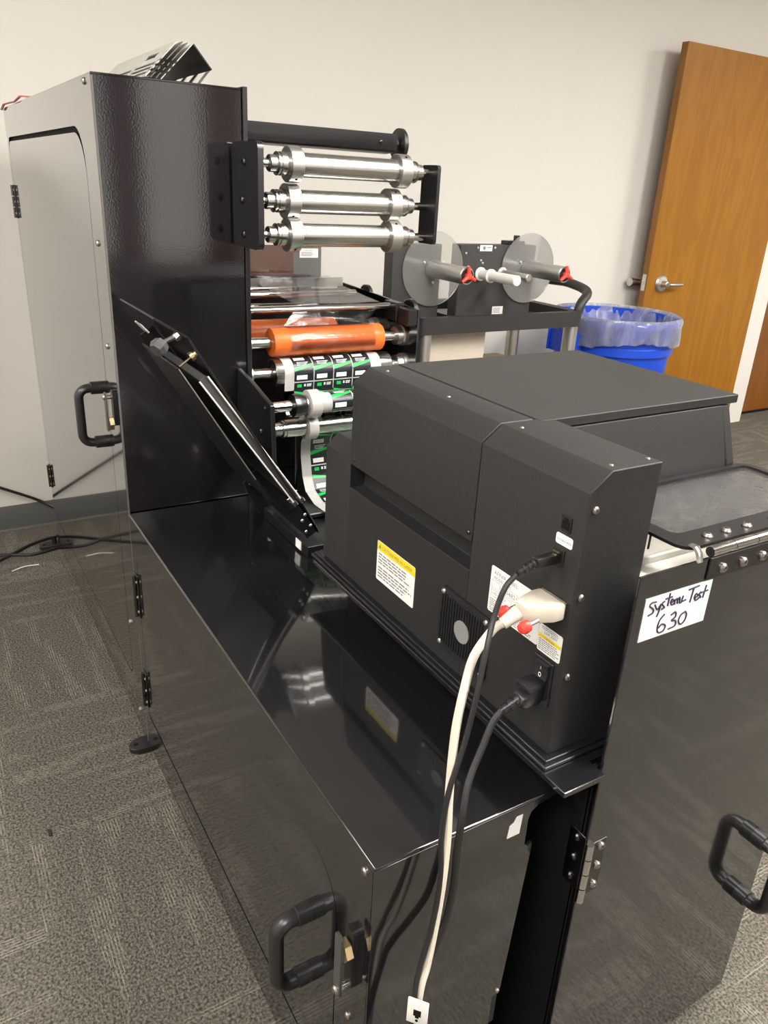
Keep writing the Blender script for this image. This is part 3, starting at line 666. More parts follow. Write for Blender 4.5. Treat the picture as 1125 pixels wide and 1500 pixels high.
pow_ = plug_cable('power_cable', (0.60, 0.605, 0.79), 'thick black power cord plugged in under the rocker switch', [(0.575, 0.61, 0.763), (0.560, 0.609, 0.748), (0.542, 0.602, 0.722), (0.525, 0.595, 0.700), (0.5088, 0.5844, 0.6819), (0.4950, 0.5714, 0.652), (0.4874, 0.5649, 0.6009), (0.4836, 0.5595, 0.5487), (0.4736, 0.5563, 0.496), (0.4514, 0.5498, 0.4532), (0.4309, 0.5411, 0.4118), (0.4211, 0.5346, 0.3597), (0.39, 0.525, 0.15), (0.37, 0.50, -0.1080)], 0.0048, 'rubber')
B().prism('Y', [(0.628, 0.766), (0.628, 0.793), (0.612, 0.793), (0.606, 0.786), (0.597, 0.784), (0.592, 0.776), (0.595, 0.767), (0.608, 0.763)], 0.594, 0.616, 0.003, 2).box((0.600, 0.592, 0.790), (0.628, 0.618, 0.799), 0.002, 2).done('plug', 'plastic', pow_)
strain(pow_, (0.597, 0.606, 0.775), (0.573, 0.610, 0.762), 0.0092, 0.006, 'plastic', 3)
# small jack plate tied to the hanging cables
jc = Vector((0.4084, 0.5130, 0.4209)); jx = Vector((0.648, -0.761, 0)); jy = Vector((0, 0, 1)); jn = jx.cross(jy)
jp = thing('jack_plate', tuple(jc), 'small white jack plate hanging on the cable bundle', 'wall plate', k=PK)
B().obox(jc, jx, jy, jn, (0.0272, 0.0425, 0.004), 0.0012, 2).done('plate', 'white_plastic', jp)
B().obox(jc+jn*0.002-jy*0.000, jx, jy, jn, (0.010, 0.011, 0.001)).obox(jc+jn*0.002-jy*0.007, jx, jy, jn, (0.005, 0.004, 0.001)).done('jack_opening', 'void', jp)
B().lathe(jc+jn*0.002-jy*0.0135, jn, [(0, 0.002), (0.0008, 0.002)], 10).done('hole', 'void', jp)
screw(jp, jc+jn*0.0018+jy*0.0145, tuple(jn), 0.002, 'white_plastic')

# ------------------------------------------------------------------ upper roller rack
rr = thing('roller_rack', (0.84, 1.575, 1.24), 'rack of three steel rollers bolted to the tall cabinet', 'roller rack')
B().prism('X', rrect(1.498, 1.250, 1.637, 1.447, 0.014, 5), 0.608, 0.620).done('inner_plate', 'satin', rr)
B().prism('X', rrect(1.535, 1.262, 1.600, 1.428, 0.008, 4), 1.046, 1.054).done('outer_plate', 'satin', rr)
def roller(parent, y, z, c0, c1, hub=0.03, rcore=0.0235, rcol=0.0345, x0=0.62, x1=1.046):
    o = (0, y, z)
    r = B().cyl((c0, y, z), (c1, y, z), rcore, 28).done('roller', 'steel', parent)
    B().cyl((x0, y, z), (x1, y, z), 0.0085, 16).done('shaft', 'chrome', r)
    for (a, s) in ((c0, -1), (c1, 1)):
        B().lathe((a-s*0.002, y, z), (s, 0, 0), [(0, rcore), (0, rcol-0.001), (0.001, rcol), (0.026, rcol), (0.027, rcol-0.001), (0.027, rcore)], 32).done('collar', 'alu', r)
        q = a+s*0.025
        B().lathe((q, y, z), (s, 0, 0), [(0, rcore-0.001), (hub*0.55, rcore-0.001), (hub*0.56, rcore-0.003), (hub*0.72, rcore-0.003), (hub*0.73, rcore-0.001), (hub*0.8, rcore-0.001), (hub*0.81, 0.0165), (hub*1.35, 0.0165), (hub*1.4, 0.015)], 24).done('hub', 'steel', r)
        B().lathe((a+s*0.012, y-0.0200, z-0.0278 if s < 0 else z+0.0278), (0, -0.585, -0.81 if s < 0 else 0.81), [(0, 0.0028), (0.0006, 0.0028)], 10).done('set_screw', 'void', r)
    screw(parent, (0.608, y, z), '-X', 0.008, 'darksteel')
    return r
roller(rr, 1.567, 1.411, 0.722, 0.957, 0.028); roller(rr, 1.580, 1.341, 0.722, 0.943, 0.030); roller(rr, 1.574, 1.276, 0.724, 0.945, 0.030)

# upper bar behind the rack with spring knob
ub = thing('cutter_bar', (0.85, 1.76, 1.44), 'black square bar with spring knob above the rollers', 'bar')
B().prism('X', [(1.745, 1.4955), (1.745, 1.459), (1.752, 1.455), (1.80, 1.452), (1.80, 1.4955)], 0.645, 1.066, 0.001).done('housing', 'satin', ub)
screw(ub, (1.020, 1.745, 1.476), '-Y', 0.005, 'darksteel')
sp = [(1.066+0.0022*k/8+0.0, 1.775+0.013*math.cos(2*PI*k/8), 1.474+0.013*math.sin(2*PI*k/8)) for k in range(56)]
B().tube(sp, 0.0014, 6).done('spring', 'steel', ub)
B().cyl((1.066, 1.775, 1.474), (1.106, 1.775, 1.474), 0.006, 12).done('spindle', 'steel', ub)
B().lathe((1.084, 1.775, 1.474), (1, 0, 0), [(0, 0.036), (0.001, 0.037), (0.010, 0.037), (0.011, 0.036)], 30).done('knob', 'darksteel', ub)
B().lathe((1.095, 1.765, 1.456), (1, 0, 0), [(0, 0.008), (0.006, 0.008), (0.009, 0.005)], 12).done('bolt', 'steel', ub)

# ------------------------------------------------------------------ laminating section behind the cabinet edge plate
ls = thing('laminating_unit', (0.88, 1.85, 0.672), 'laminating unit with two orange rollers between black plates', 'laminator')
B().prism('X', [(1.635, 0.672), (2.08, 0.672), (2.08, 1.118), (1.86, 1.110), (1.640, 1.100)], 1.088, 1.094, 0.001).done('outer_plate', 'gloss', ls)
B().box((0.65, 1.80, 0.672), (1.086, 2.06, 0.93)).done('lower_housing', 'satin', ls)
B().prism('Y', [(0.65, 0.672), (1.087, 0.672), (1.087, 1.098), (0.995, 1.098), (0.995, 1.135), (0.65, 1.135)], 2.065, 2.09).done('rear_panel', 'satin', ls)
def oroll(y, z, x0, x1, r, mat, name, shaft=0.0135, lab=None):
    o = B().lathe((x0, y, z), (1, 0, 0), [(0, r-0.004), (0.001, r-0.001), (0.003, r), (x1-x0-0.003, r), (x1-x0-0.001, r-0.001), (x1-x0, r-0.004)], 40).done(name, mat, ls, label=lab)
    B().cyl((0.646, y, z), (1.088, y, z), shaft, 18).done('shaft', 'steel', o)
    B().lathe((0.646, y, z), (1, 0, 0), [(0, 0.026), (0.006, 0.026), (0.008, 0.021), (0.016, 0.021)], 24).done('bearing', 'alu', o)
    B().lathe((1.088, y, z), (-1, 0, 0), [(0, 0.027), (0.012, 0.027), (0.014, 0.023), (0.03, 0.023)], 24).done('bearing', 'alu', o)
    return o
oroll(1.700, 1.027, 0.714, 1.013, 0.0335, 'orange', 'front_roller', lab='orange silicone roller, nearer of the two')
oroll(1.845, 1.022, 0.648, 0.955, 0.0335, 'orange', 'rear_roller', lab='orange silicone roller, farther of the two')
oroll(1.692, 0.9555, 0.714, 1.034, 0.0335, 'steel', 'pressure_roller', 0.0125)
for (y, z, r, x0, x1) in ((1.735, 1.0965, 0.0085, 0.646, 1.072), (1.90, 1.108, 0.009, 0.646, 1.05), (1.93, 1.075, 0.008, 0.646, 0.90), (1.97, 1.112, 0.009, 0.646, 0.905)):
    B().cyl((x0, y, z), (x1, y, z), r, 16, bev=0.001).done('guide_rod', 'chrome', ls)
B().box((0.646, 2.02, 1.109), (1.075, 2.028, 1.134), 0.001).done('flat_bar', 'alu', ls)
# bearing block at rod end, adjusting discs
bk = B().box((1.062, 1.702, 1.062), (1.086, 1.765, 1.108), 0.002).done('rod_block', 'satin', ls)
screw(bk, (1.074, 1.702, 1.094), '-Y', 0.006, 'darksteel')
for y, z in ((1.70, 1.085), (1.93, 1.092)):
    d = B().lathe((1.095, y, z), (1, 0, 0), [(0, 0.03), (0.002, 0.033), (0.012, 0.033), (0.014, 0.03)], 32).done('adjusting_disc', 'darksteel', ls)
    B().cyl((1.109, y, z), (1.118, y, z), 0.009, 12).done('hub', 'steel', d)
B().box((1.060, 1.640, 1.060), (1.087, 1.690, 1.100), 0.002).done('front_block', 'satin', ls)
# upright covers at the rear
bp_ = B().box((0.950, 2.10, 1.10), (1.045, 2.112, 1.214), 0.002).done('rear_cover', 'greypanel', ls)
stc = B().box((0.975, 2.0985, 1.180), (1.033, 2.10, 1.205)).done('caution_sticker', 'paper', bp_)
b = B().text('CAUTION', (0.990, 2.098, 1.198), (1, 0, 0), (0, 0, 1), 0.006, width=0.024)
b = print_lines(b, (0.980, 2.098, 1.196), Vector((1, 0, 0)), UZ, 0.042, 0.012, 3, 21); 
B_ = b
b = B_.done('lettering', 'greyink', bp_)
B().box((0.646, 2.096, 1.10), (0.955, 2.0995, 1.214), 0.001).done('smoked_cover', 'browngloss', ls)
B().lathe((0.79, 2.094, 1.150), (0, -1, 0), [(0, 0.022), (0.012, 0.022), (0.02, 0.012)], 20).done('knob', 'plastic', ls)
# front lower bracket and its two rollers
B().prism('X', [(1.441, 0.790), (1.565, 0.790), (1.643, 0.83), (1.643, 0.985), (1.575, 0.975), (1.452, 0.947)], 0.610, 0.620, 0.001).done('front_bracket', 'satin', ls)
screw(ls, (0.610, 1.479, 0.935), '-X', 0.007, 'darksteel'); screw(ls, (0.610, 1.503, 0.877), '-X', 0.007, 'darksteel')
r1 = B().cyl((0.700, 1.479, 0.935), (1.03, 1.479, 0.935), 0.0205, 28).done('web_roller', 'steel', ls)
B().cyl((0.62, 1.479, 0.935), (1.08, 1.479, 0.935), 0.0115, 16).done('shaft', 'chrome', r1)
B().lathe((0.672, 1.479, 0.935), (1, 0, 0), [(0, 0.0245), (0.012, 0.0255), (0.028, 0.021)], 24).done('hub', 'darksteel', r1)
B().lathe((0.706, 1.479, 0.935), (1, 0, 0), [(0, 0.02), (0, 0.030), (0.001, 0.031), (0.025, 0.031), (0.026, 0.030), (0.026, 0.02)], 32).done('ring', 'nylon', r1, label='white plastic ring')
r2 = B().cyl((0.690, 1.503, 0.877), (1.03, 1.503, 0.877), 0.0195, 28).done('web_roller', 'steel', ls)
B().cyl((0.62, 1.503, 0.877), (1.08, 1.503, 0.877), 0.009, 16).done('shaft', 'chrome', r2)
B().lathe((0.638, 1.503, 0.877), (1, 0, 0), [(0, 0.0155), (0.018, 0.0155), (0.018, 0.0195), (0.022, 0.0195), (0.022, 0.018), (0.026, 0.018), (0.026, 0.0195), (0.06, 0.0195)], 24).done('hub', 'steel', r2)
B().lathe((0.712, 1.503, 0.877), (1, 0, 0), [(0, 0.019), (0, 0.029), (0.001, 0.030), (0.023, 0.030), (0.024, 0.029), (0.024, 0.019)], 32).done('ring', 'nylon', r2, label='white plastic ring')
# dark works below
for k in range(7): B().cyl((0.652, 1.68+0.012*k, 0.70), (0.652+0.0, 1.68+0.012*k, 0.86), 0.004, 8).done('rib', 'plastic', ls)
B().box((0.652, 1.45, 0.674), (1.08, 1.62, 0.686), 0.002).done('web_tray', 'satin', ls)
B().box((0.735, 1.60, 0.687), (0.742, 1.61, 0.86), 0.001).done('upright', 'darksteel', ls)
B().box((0.66, 1.565, 0.687), (0.725, 1.60, 0.70), 0.001).done('foot_plate', 'alu', ls)

# ------------------------------------------------------------------ printed label web
def arc(cy, cz, r, a0, a1, n=10):
    return [(cy+r*math.cos(math.radians(a0+(a1-a0)*k/n)), cz+r*math.sin(math.radians(a0+(a1-a0)*k/n))) for k in range(n+1)]
WP = [(1.74, 0.985)]+arc(1.692, 0.9555, 0.0345, 75, 185, 12)+[(1.660, 0.92), (1.660, 0.875), (1.650, 0.862), (1.632, 0.862), (1.60, 0.88), (1.52, 0.950)]
WP += arc(1.479, 0.935, 0.0222, 55, 250, 16)+[(1.495, 0.9085), (1.515, 0.902)]+arc(1.503, 0.877, 0.0212, 40, -15, 5)
WP += [(1.545, 0.848), (1.5655, 0.820), (1.567, 0.785), (1.556, 0.735), (1.538, 0.705), (1.49, 0.690), (1.38, 0.695), (1.25, 0.75), (1.145, 0.80)]
# resample by arc length
def resample(P, step):
    out = [P[0]]; acc = 0.0; L = [0.0]; tot = 0.0
    for i in range(1, len(P)): tot += math.dist(P[i], P[i-1]); L.append(tot)
    n = int(tot/step); res = []
    j = 0
    for k in range(n+1):
        s = tot*k/n
        while j < len(L)-2 and L[j+1] < s: j += 1
        t = (s-L[j])/(L[j+1]-L[j]); res.append((P[j][0]+t*(P[j+1][0]-P[j][0]), P[j][1]+t*(P[j+1][1]-P[j][1])))
    return res, tot
RS, TOT = resample(WP, 0.004)
NR = len(RS)
def at(v):
    f = max(0, min(1, v/TOT))*(NR-1); i = min(int(f), NR-2); t = f-i
    y = RS[i][0]+t*(RS[i+1][0]-RS[i][0]); z = RS[i][1]+t*(RS[i+1][1]-RS[i][1])
    a, b = RS[max(i-1, 0)], RS[min(i+2, NR-1)]
    ty, tz = b[0]-a[0], b[1]-a[1]; l = math.hypot(ty, tz)
    return y, z, tz/l, -ty/l      # point, outward normal (front of the web)
WX0, WX1 = 0.734, 0.998
lw = thing('label_web', (0.866, 1.6, 0.69), 'web of black and green printed labels running over the rollers', 'label web')
rows = []
for k in range(NR):
    y, z, ny, nz = at(TOT*k/(NR-1)); rows.append([(WX0, y, z), (WX1, y, z)])
B().grid(rows).done('liner', 'label_white', lw, thick=0.0003)
def nsign(v):
    return -1.0
def patch(b, u0, u1, v0, v1, lift, s0=0.0, s1=0.0, nu=4):
    """patch on the web, u in metres from left edge, v along; s0/s1 slants of its upper and lower edge"""
    n = max(1, int((v1-v0)/0.004)+1); rows = []
    for k in range(n+1):
        row = []
        for j in range(nu+1):
            f = j/nu; va = v0+s0*f; vb = v1+s1*f; v = va+(vb-va)*k/n
            y, z, ny, nz = at(v); row.append((WX0+u0+(u1-u0)*f, y-ny*lift*0+LS*ny*lift, z+LS*nz*lift))
        rows.append(row)
    b.grid(rows)
LS = 1.0
PER, CW = 0.110, 0.0530
v = 0.012; first_off = 0
nrow = int((TOT-0.1)/PER)+1
for ri in range(nrow):
    for ci in range(4):
        u0 = 0.0245+ci*CW; va = v+ri*PER
        if va+PER > TOT: continue
        b = B(); patch(b, u0, u0+CW-0.0025, va, va+PER-0.003, 0.0005, nu=2)
        lab = b.done('label', 'label_black', lw)
        b = B(); patch(b, u0, u0+CW-0.0025, va+0.020, va+0.029, 0.0008, 0.010, 0.004); b.done('green_flash', 'label_green', lab)
        b = B(); patch(b, u0, u0+CW-0.0025, va+0.073, va+0.083, 0.0008, -0.008, -0.012); b.done('green_flash', 'label_green', lab)
        b = B(); patch(b, u0+0.008, u0+0.020, va+0.004, va+0.012, 0.0008); b.done('green_emblem', 'label_green', lab)
        for q in (0.044, 0.092):
            b = B(); patch(b, u0+0.006, u0+0.034, va+q, va+q+0.0105, 0.0009); b.done('white_panel', 'label_white', lab)
        b = B(); patch(b, u0+0.026, u0+0.030, va+0.004, va+0.010, 0.0009, nu=1)
        for q in (0.004, 0.0065, 0.009): patch(b, u0+0.033, u0+0.047-0.3*q, va+q, va+q+0.0013, 0.0009, nu=1)
        for q in (0.060, 0.0635, 0.067): patch(b, u0+0.010, u0+0.040-0.9*(q-0.06), va+q, va+q+0.0012, 0.0009, nu=1)
        b.done('print', 'printwhite', lab, kind='stuff')
        b = B()
        for q in range(4): patch(b, u0+0.009, u0+0.031-0.002*(q % 2), va+0.0455+q*0.002, va+0.0463+q*0.002, 0.0011, nu=1)
        b.done('barcode', 'label_grey', lab, kind='stuff')

# clear laminate film over the rear works
cf = thing('clear_film', (0.92, 1.85, 1.06), 'clear laminate film drawn over the front orange roller', 'film')
FP = [(2.03, 1.137), (2.018, 1.140), (1.97, 1.124), (1.90, 1.1195), (1.82, 1.112), (1.735, 1.1072)]+arc(1.700, 1.027, 0.0350, 62, 205, 14)
rows = []
for i, (y, z) in enumerate(FP):
    xa = 0.755 if i > 5 else 0.80; xb = 0.985 if i > 5 else 1.03
    rows.append([(xa+(xb-xa)*j/8, y, z+0.0012*math.sin(j*1.3+i)*(1 if i < 6 else 0.2)) for j in range(9)])
B().grid(rows).done('sheet', 'film', cf)

# ------------------------------------------------------------------ hinged guide arm leaning over the low cabinet
ga = thing('hinged_guide', (0.645, 1.39, 0.69), 'black hinged web guide leaning up beside the tall cabinet', 'web guide')
PV = Vector((0.6325, 1.27, 0.722)); LD = Vector((-0.589, 0, 0.808)); ND = Vector((0.808, 0, 0.589)); WD = Vector((0, 1, 0))
def gp(s, w, n): return PV+LD*s+WD*w+ND*n
def gplate(s0, n0, s1, n1, t, w0=0.0, w1=0.225, bev=0.0005, b=None):
    b = b or B(); a, c = gp(s0, w0, n0), gp(s1, w0, n1); d = (c-a).normalized(); nn = WD.cross(d).normalized()
    return b.obox((a+c)/2+WD*((w1-w0)/2), d, WD, nn, ((c-a).length, w1-w0, t), bev)
gplate(0.13, -0.026, 0.447, -0.0026, 0.0025).done('lower_plate', 'satin', ga)
gplate(0.005, 0.0065, 0.4756, 0.043, 0.003).done('upper_plate', 'satin', ga)
gplate(0.4745, 0.0435, 0.534, 0.019, 0.0025).done('bent_lip', 'satin', ga)
gplate(0.5225, -0.0015, 0.541, -0.0037, 0.002, 0.0, 0.03).done('tip_plate', 'alu', ga)
gplate(0.10, 0.0140, 0.404, 0.0207, 0.0135, 0.004, 0.221, 0.0008).done('guide_rail', 'latchgrey', ga)
b = B(); b.cyl(gp(0.098, 0.002, 0.0062), gp(0.4037, 0.002, 0.0123), 0.0016, 8)  # pale rods stand for the glints along the rail and plate edges
b.done('rail_glint', 'trim', ga)
b = B(); b.cyl(gp(0.0934, 0.002, 0.0218), gp(0.4017, 0.002, 0.0292), 0.0016, 8)
b.done('rail_glint', 'trim', ga)
b = B(); b.cyl(gp(0.19, 0.0, -0.0220), gp(0.445, 0.0, -0.0016), 0.0013, 8)
b.done('rail_glint', 'alu', ga)
gplate(0.02, 0.004, 0.46, 0.020, 0.030, 0.2255, 0.230).done('far_side_plate', 'satin', ga)
gplate(0.012, -0.004, 0.085, 0.006, 0.026, 0.0, 0.22, 0.002).done('pivot_block', 'satin', ga)
for s, n in ((0.026, -0.012), (0.030, 0.003), (0.052, -0.004), (0.058, 0.008)): screw(ga, gp(s, 0.0, n), '-Y', 0.0035, 'alu')
for s, n in ((0.090, 0.0065), (0.086, 0.0215)): gplate(s, n, s+0.008, n, 0.008, -0.004, 0.02, 0.001).done('end_stop', 'alu', ga)
b = B(); b.lathe(gp(0.497, -0.004, 0.006), tuple(-ND*0.9-WD*0.5), [(0, 0.006), (0.003, 0.013), (0.014, 0.0155), (0.022, 0.012)], 7); b.done('clamp_knob', 'latchgrey', ga)
B().cyl(gp(0.497, -0.002, 0.004), gp(0.490, -0.002, 0.034), 0.004, 10).done('knob_stud', 'steel', ga)
B().cyl(gp(0.490, -0.002, 0.026), gp(0.490, -0.002, 0.034), 0.0075, 6).done('hex_nut', 'steel', ga)
B().lathe(gp(0.448, -0.002, 0.026), tuple(ND), [(0, 0.0085), (0.006, 0.0085), (0.007, 0.005), (0.011, 0.005)], 16).done('thumb_nut', 'brass', ga)
B().cyl(gp(0.448, -0.002, 0.002), gp(0.448, -0.002, 0.027), 0.002, 8).done('nut_stud', 'brass', ga)
# pivot plate standing on the cabinet
B().prism('Y', [(0.640, 0.6765), (0.648, 0.70), (0.643, 0.722), (0.600, 0.772), (0.575, 0.778), (0.565, 0.765), (0.572, 0.745), (0.612, 0.6765)], 1.50, 1.506, 0.0008).done('pivot_plate', 'satin', ga)
screw(ga, (0.583, 1.50, 0.762), '-Y', 0.006, 'darksteel'); screw(ga, (0.628, 1.50, 0.71), '-Y', 0.005, 'alu')
B().box((0.612, 1.27, 0.6756), (0.648, 1.506, 0.700), 0.001).done('pivot_foot', 'satin', ga)
B().box((0.6105, 1.30, 0.680), (0.612, 1.325, 0.699)).done('sticker', 'paper', ga)

# ------------------------------------------------------------------ on top of the tower
def cover(k):
    dx = 0.0115*k; y0, y1 = 1.648+0.006*k, 2.12
    t = thing('slotted_cover', (0.5+dx, 1.8, 1.545), ['slotted grey cover plate, outermost left of the four nested', 'slotted grey cover plate, second from left of the four nested', 'slotted grey cover plate, third from left of the four nested', 'slotted grey cover plate, rightmost of the four nested'][k], 'cover plate', 'nested cover plates on the tall cabinet')
    b = B(); ax, az, bx, bz = 0.447+dx, 1.5465, 0.512+dx, 1.612
    dn = Vector((-(bz-az), 0, bx-ax)).normalized()*0.0016
    def P(u, y): return (ax+(bx-ax)*u, y, az+(bz-az)*u)
    def strip(u0, u1, ya, yb):
        p = [Vector(P(u0, ya)), Vector(P(u1, ya)), Vector(P(u1, yb)), Vector(P(u0, yb))]
        vs = [b.bm.verts.new(q) for q in p]+[b.bm.verts.new(q+dn) for q in p]
        for f in ((0, 3, 2, 1), (4, 5, 6, 7), (0, 1, 5, 4), (1, 2, 6, 5), (2, 3, 7, 6), (3, 0, 4, 7)): b.bm.faces.new([vs[i] for i in f])
    strip(0.0, 0.08, y0, y1); strip(0.50, 0.62, y0, y1); strip(0.78, 1.0, y0, y1)
    strip(0.62, 0.78, y0, 1.72); strip(0.62, 0.78, 1.80, y1)
    for (ya, yb) in ((y0, y0+0.02), (1.82, 1.85), (y1-0.02, y1)): strip(0.08, 0.50, ya, yb)
    for u in (0.16, 0.30, 0.44): strip(u, u+0.06, y0, y1)
    b.done('left_leaf', 'alu_cover' if k in (0, 3) else 'shaded_cover', t, smooth=False)
    if k < 3: return
    B().prism('Y', [(0.512+dx, 1.612), (0.514+dx, 1.6135), (0.549+dx, 1.5735), (0.547+dx, 1.572)], y0, y1).done('right_leaf', 'satin', t, smooth=False)
    for j in range(4):
        ya = y0+0.004+j*0.075; b = B()
        b.prism('Y', [(0.546+dx, 1.5715), (0.5485+dx, 1.573), (0.528+dx, 1.5475), (0.525+dx, 1.5475)], ya, ya+0.026)
        b.done('tab', 'alu_cover', t, smooth=False)
M['alu_cover'] = pm('grey_sheet_metal', (0.45, 0.43, 0.40), 0.4)
M['shaded_cover'] = pm('shaded_sheet_metal', (0.12, 0.11, 0.10), 0.4)  # inner plates darkened: the shade behind the slots is in the colour
for k in range(4): cover(k)
b = B().tube([(0.341, 2.93, 1.540), (0.341, 2.86, 1.551), (0.341, 2.75, 1.549), (0.341, 2.62, 1.546), (0.341, 2.50, 1.553), (0.36, 2.44, 1.549), (0.40, 2.50, 1.548), (0.37, 2.62, 1.549), (0.375, 2.85, 1.549)], 0.004, 8, flat=0.5)
b.done('red_strap', 'redtape', loc=(0.36, 2.7, 1.546), label='thin red strap lying loose on the tall cabinet edge', cat='strap')

# ------------------------------------------------------------------ cords on the floor by the wall
def cord(pts, r, label, nm='floor_cord', mat='rubber'):
    B().tube(smoothpath(pts, 10), r, 8).done(nm, mat, loc=tuple(pts[0]), label=label, cat='cord')
cord([(-0.9, 3.19, 0.80), (-0.4, 3.2, 0.52), (0.19, 3.21, 0.20), (0.352, 3.21, 0.105), (0.45, 3.1, 0.06)], 0.006, 'black cord slanting down the wall to the tall cabinet')
cord([(-0.5, 2.60, 0.006), (-0.1, 2.80, 0.006), (0.14, 2.955, 0.006), (0.30, 3.07, 0.006), (0.55, 3.12, 0.006)], 0.006, 'black floor cord running up to the far cabinet foot')
cord([(-0.5, 3.05, 0.006), (-0.1, 3.02, 0.006), (0.14, 2.995, 0.006), (0.26, 2.955, 0.006), (0.41, 3.0, 0.006), (0.6, 3.05, 0.006)], 0.006, 'black floor cord curving past in front of far foot')
cord([(0.165, 2.845, 0.003), (0.21, 2.865, 0.0035), (0.26, 2.862, 0.003)], 0.0022, 'thin white strip lying on the carpet by the cords', 'white_strip', 'white_plastic')
B().box((0.076, 1.470, 0.001), (0.083, 1.492, 0.005), 0.001).done('black_scrap', 'rubber', loc=(0.08, 1.48, 0.001), label='tiny black scrap lying on the carpet', cat='scrap')

# ------------------------------------------------------------------ utility cart
ct = thing('utility_cart', (2.05, 2.62, 0.0), 'black plastic utility cart with grey legs and looped handle', 'cart')
CX0, CX1, CY0, CY1, CZ = 1.605, 2.43, 2.40, 2.86, 0.925
b = B().holed('Z', rrect(CX0, CY0, CX1, CY1, 0.03, 5), [rrect(CX0+0.03, CY0+0.03, CX1-0.05, CY1-0.03, 0.02, 4)], CZ-0.05, CZ+0.012)
b.done('tray_rim', 'cart', ct)
B().prism('Z', rrect(CX0+0.012, CY0+0.012, CX1-0.012, CY1-0.012, 0.02, 4), CZ-0.048, CZ-0.028).done('tray_floor', 'cart', ct)
for x in (CX0+0.045, CX1-0.03):
    for y in (CY0+0.04, CY1-0.05): B().cyl((x, y, 0.10), (x, y, CZ-0.045), 0.030, 18).done('leg', 'alu', ct)
B().prism('Z', rrect(CX0, CY0, CX1, CY1, 0.03, 5), 0.22, 0.28).done('lower_shelf', 'cart', ct)
B().tube(smoothpath([(CX1-0.02, CY1-0.03, CZ), (CX1+0.01, CY1-0.04, CZ+0.075), (CX1+0.06, CY1-0.06, CZ+0.098), (CX1+0.095, CY1-0.14, CZ+0.10), (CX1+0.10, CY0+0.22, CZ+0.10), (CX1+0.075, CY0+0.08, CZ+0.08), (CX1+0.0, CY0+0.03, CZ+0.04), (CX1-0.02, CY0+0.03, CZ-0.02)], 6), 0.02, 12).done('handle', 'cart', ct)
for x in (CX0+0.05, CX1-0.05):
    for y in (CY0+0.05, CY1-0.05):
        w = B().lathe((x-0.015, y, 0.05), (1, 0, 0), [(0, 0.044), (0.003, 0.05), (0.027, 0.05), (0.03, 0.044)], 20).done('wheel', 'rubber', ct)
        B().box((x-0.022, y-0.02, 0.05), (x+0.022, y+0.02, 0.105), 0.003).done('fork', 'alu', w)

# rewinder and unwinder on the cart
def winder(nm, label, px0, px1, cx, plab):
    t = thing(nm, ((px0+px1)/2, 2.55, CZ-0.028), label, 'rewinder')
    B().box((px0, 2.54, CZ-0.027), (px1, 2.60, 1.187), 0.003).done('panel', 'greyblack', t)
    B().box((px0-0.005, 2.44, CZ-0.0275), (px1+0.005, 2.74, CZ-0.012), 0.002).done('base', 'satin', t)
    d = B().lathe((cx, 2.535, 1.097), (0, -1, 0), [(0, 0.137), (0.004, 0.137)], 56).done('disc', 'disc', t)
    h = B().lathe((cx, 2.531, 1.097), (0, -1, 0), [(0, 0.036), (0.012, 0.035), (0.026, 0.031), (0.215, 0.031), (0.217, 0.029)], 28).done('spindle', 'alu', t)
    B().lathe((cx, 2.314, 1.097), (0, -1, 0), [(0, 0.026), (0.001, 0.026)], 24).done('spindle_face', 'plastic', h)
    b = B(); b.lathe((cx, 2.313, 1.097), (0, -1, 0), [(0, 0.012), (0.014, 0.012), (0.017, 0.008)], 14)
    for k in range(3):
        a = math.radians(95+120*k); u = Vector((math.cos(a), 0, math.sin(a))); p = Vector((cx, 2.304, 1.097))
        b.tube([p, p+u*0.018, p+u*0.034], [0.0095, 0.0075, 0.0055], 8)
    b.done('wing_knob', 'red', h, label='red wing knob')
    B().box((cx-0.005, 2.3125, 1.118), (cx+0.005, 2.3138, 1.121)).done('mark', 'printwhite', h)
    for k in range(3):
        a = math.radians(30+120*k); screw(d, (cx+0.05*math.cos(a), 2.531, 1.097+0.05*math.sin(a)), '-Y', 0.006, 'alu')
    for dz in (0, 1): B().cyl((cx-0.012, 2.44+0.05*dz, 1.070), (cx-0.0125, 2.44+0.05*dz, 1.0685), 0.004, 10).done('set_screw', 'void', h)
    return t
M['greyblack'] = pm('dark_grey_panel', (0.035, 0.034, 0.033), 0.5)
wl = winder('label_unwinder', 'label winder on cart, left of two, with clear disc', 1.555, 1.775, 1.735, 'l')
wr = winder('label_rewinder', 'label rewinder on cart, right of two, with white rollers', 1.862, 2.245, 2.205, 'r')
s_ = B().box((1.955, 2.5385, 1.163), (2.015, 2.54, 1.186)).done('sticker', 'paper', wr)
B().lathe((1.975, 2.538, 1.175), (0, -1, 0), [(0, 0.007), (0.0004, 0.007)], 16).box((1.988, 2.5378, 1.176), (2.010, 2.5383, 1.179)).box((1.988, 2.5378, 1.170), (2.006, 2.5383, 1.172)).box((1.960, 2.5378, 1.165), (2.006, 2.5383, 1.1665)).done('lettering', 'greyink', s_)
s_ = B().box((2.045, 2.5385, 0.917), (2.10, 2.54, 0.948)).done('sticker', 'paper', wr)
print_lines(B(), (2.05, 2.5382, 0.944), Vector((1, 0, 0)), UZ, 0.044, 0.022, 4, 31).done('lettering', 'greyink', s_)
B().box((2.10, 2.545, 1.187), (2.185, 2.595, 1.202), 0.002).box((2.15, 2.56, 1.202), (2.17, 2.58, 1.222), 0.002).done('sensor_block', 'plastic', wr)
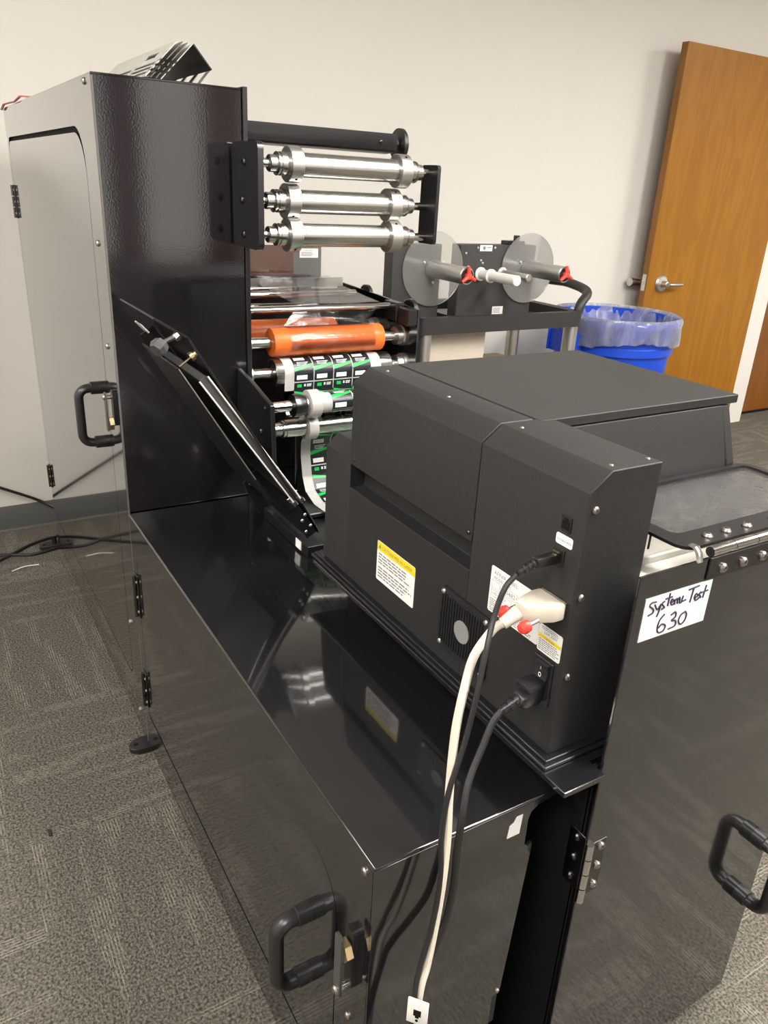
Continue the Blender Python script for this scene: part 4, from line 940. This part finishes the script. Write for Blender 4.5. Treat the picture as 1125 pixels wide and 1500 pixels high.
ro = B().lathe((1.960, 2.539, 1.078), (0, -1, 0), [(0, 0.020), (0.008, 0.026), (0.014, 0.026), (0.016, 0.018), (0.07, 0.018), (0.072, 0.026), (0.08, 0.026), (0.082, 0.0195), (0.235, 0.0195), (0.238, 0.017)], 24).done('guide_roller', 'white_plastic', wr, label='white plastic guide roller')
ro = B().lathe((2.055, 2.539, 1.082), (0, -1, 0), [(0, 0.018), (0.02, 0.024), (0.03, 0.024), (0.032, 0.0145), (0.19, 0.0145), (0.192, 0.012)], 24).done('guide_roller', 'alu', wr)
for x, z in ((1.89, 1.155), (1.945, 1.176), (2.03, 1.176), (1.905, 1.105), (1.975, 1.118), (1.965, 1.128)): screw(wr, (x, 2.54, z), '-Y', 0.005, 'alu')
# boxes on the lower shelf
B().box((1.68, 2.47, 0.281), (1.97, 2.80, 0.868), 0.003).done('tall_carton', 'whitecard', loc=(1.85, 2.66, 0.281), label='tall pale carton standing on the cart lower shelf', cat='box')
bx = thing('open_carton', (2.12, 2.62, 0.281), 'tan cardboard box on the cart beside pale carton', 'box')
B().box((2.02, 2.47, 0.281), (2.27, 2.75, 0.705), 0.003).done('carton', 'card', bx)
B().prism('Y', [(2.02, 0.705), (2.022, 0.705), (2.018, 0.735), (2.016, 0.735)], 2.48, 2.74).done('flap', 'card', bx)

# ------------------------------------------------------------------ bin with liner
BX, BY, BR, BZ = 3.01, 2.76, 0.295, 0.85
bn = thing('trash_bin', (BX, BY, 0.0), 'round blue plastic trash bin beside the open door', 'bin')
k = BR
B().lathe((BX, BY, 0), (0, 0, 1), [(0, k*0.78), (0.02, k*0.80), (BZ-0.16, k*0.955), (BZ-0.16, k*1.0), (BZ-0.125, k*1.0), (BZ-0.12, k*0.985), (BZ-0.03, k*1.0), (BZ-0.028, k*1.045), (BZ-0.004, k*1.05), (BZ, k*1.03), (BZ-0.002, k*0.975), (BZ-0.14, k*0.955), (0.03, k*0.77)], 56).done('body', 'binblue', bn)
for s in (-1, 1):
    a = math.radians(20); u = Vector((math.cos(a)*s, -math.sin(a)*s*0, 0)).normalized()
    c = Vector((BX, BY, BZ-0.115))+u*(k*1.06)
    B().obox(c, u, Vector((-u.y, u.x, 0)), (0, 0, 1), (0.07, 0.16, 0.07), 0.015, 2).done('grip', 'binblue', bn)
b = B(); rows = []
prof = [(0.60, k*0.70), (0.74, k*0.88), (BZ-0.03, k*0.955), (BZ+0.004, k*0.985), (BZ+0.012, k*1.04), (BZ-0.004, k*1.075), (BZ-0.03, k*1.075), (BZ-0.07, k*1.07), (BZ-0.11, k*1.06)]
n = 96
rnd = random.Random(3); wob = [rnd.uniform(-1, 1) for _ in range(n)]
for i, (z, r) in enumerate(prof):
    row = []
    for j in range(n+1):
        a = 2*PI*j/n; w = wob[j % n]*(0.007 if i in (0, 1, 2, 7, 8) else 0.002)+0.004*math.sin(9*a+i)
        row.append((BX+(r+w)*math.cos(a), BY+(r+w)*math.sin(a), z+(0.018*math.sin(3*a+1)+0.006*wob[j % n] if i == 8 else 0)))
    rows.append(row)
b.grid(rows).done('bin_liner', 'liner', loc=(BX, BY, 0.6), label='clear plastic liner folded over the blue bin rim', cat='bag', ang=60)
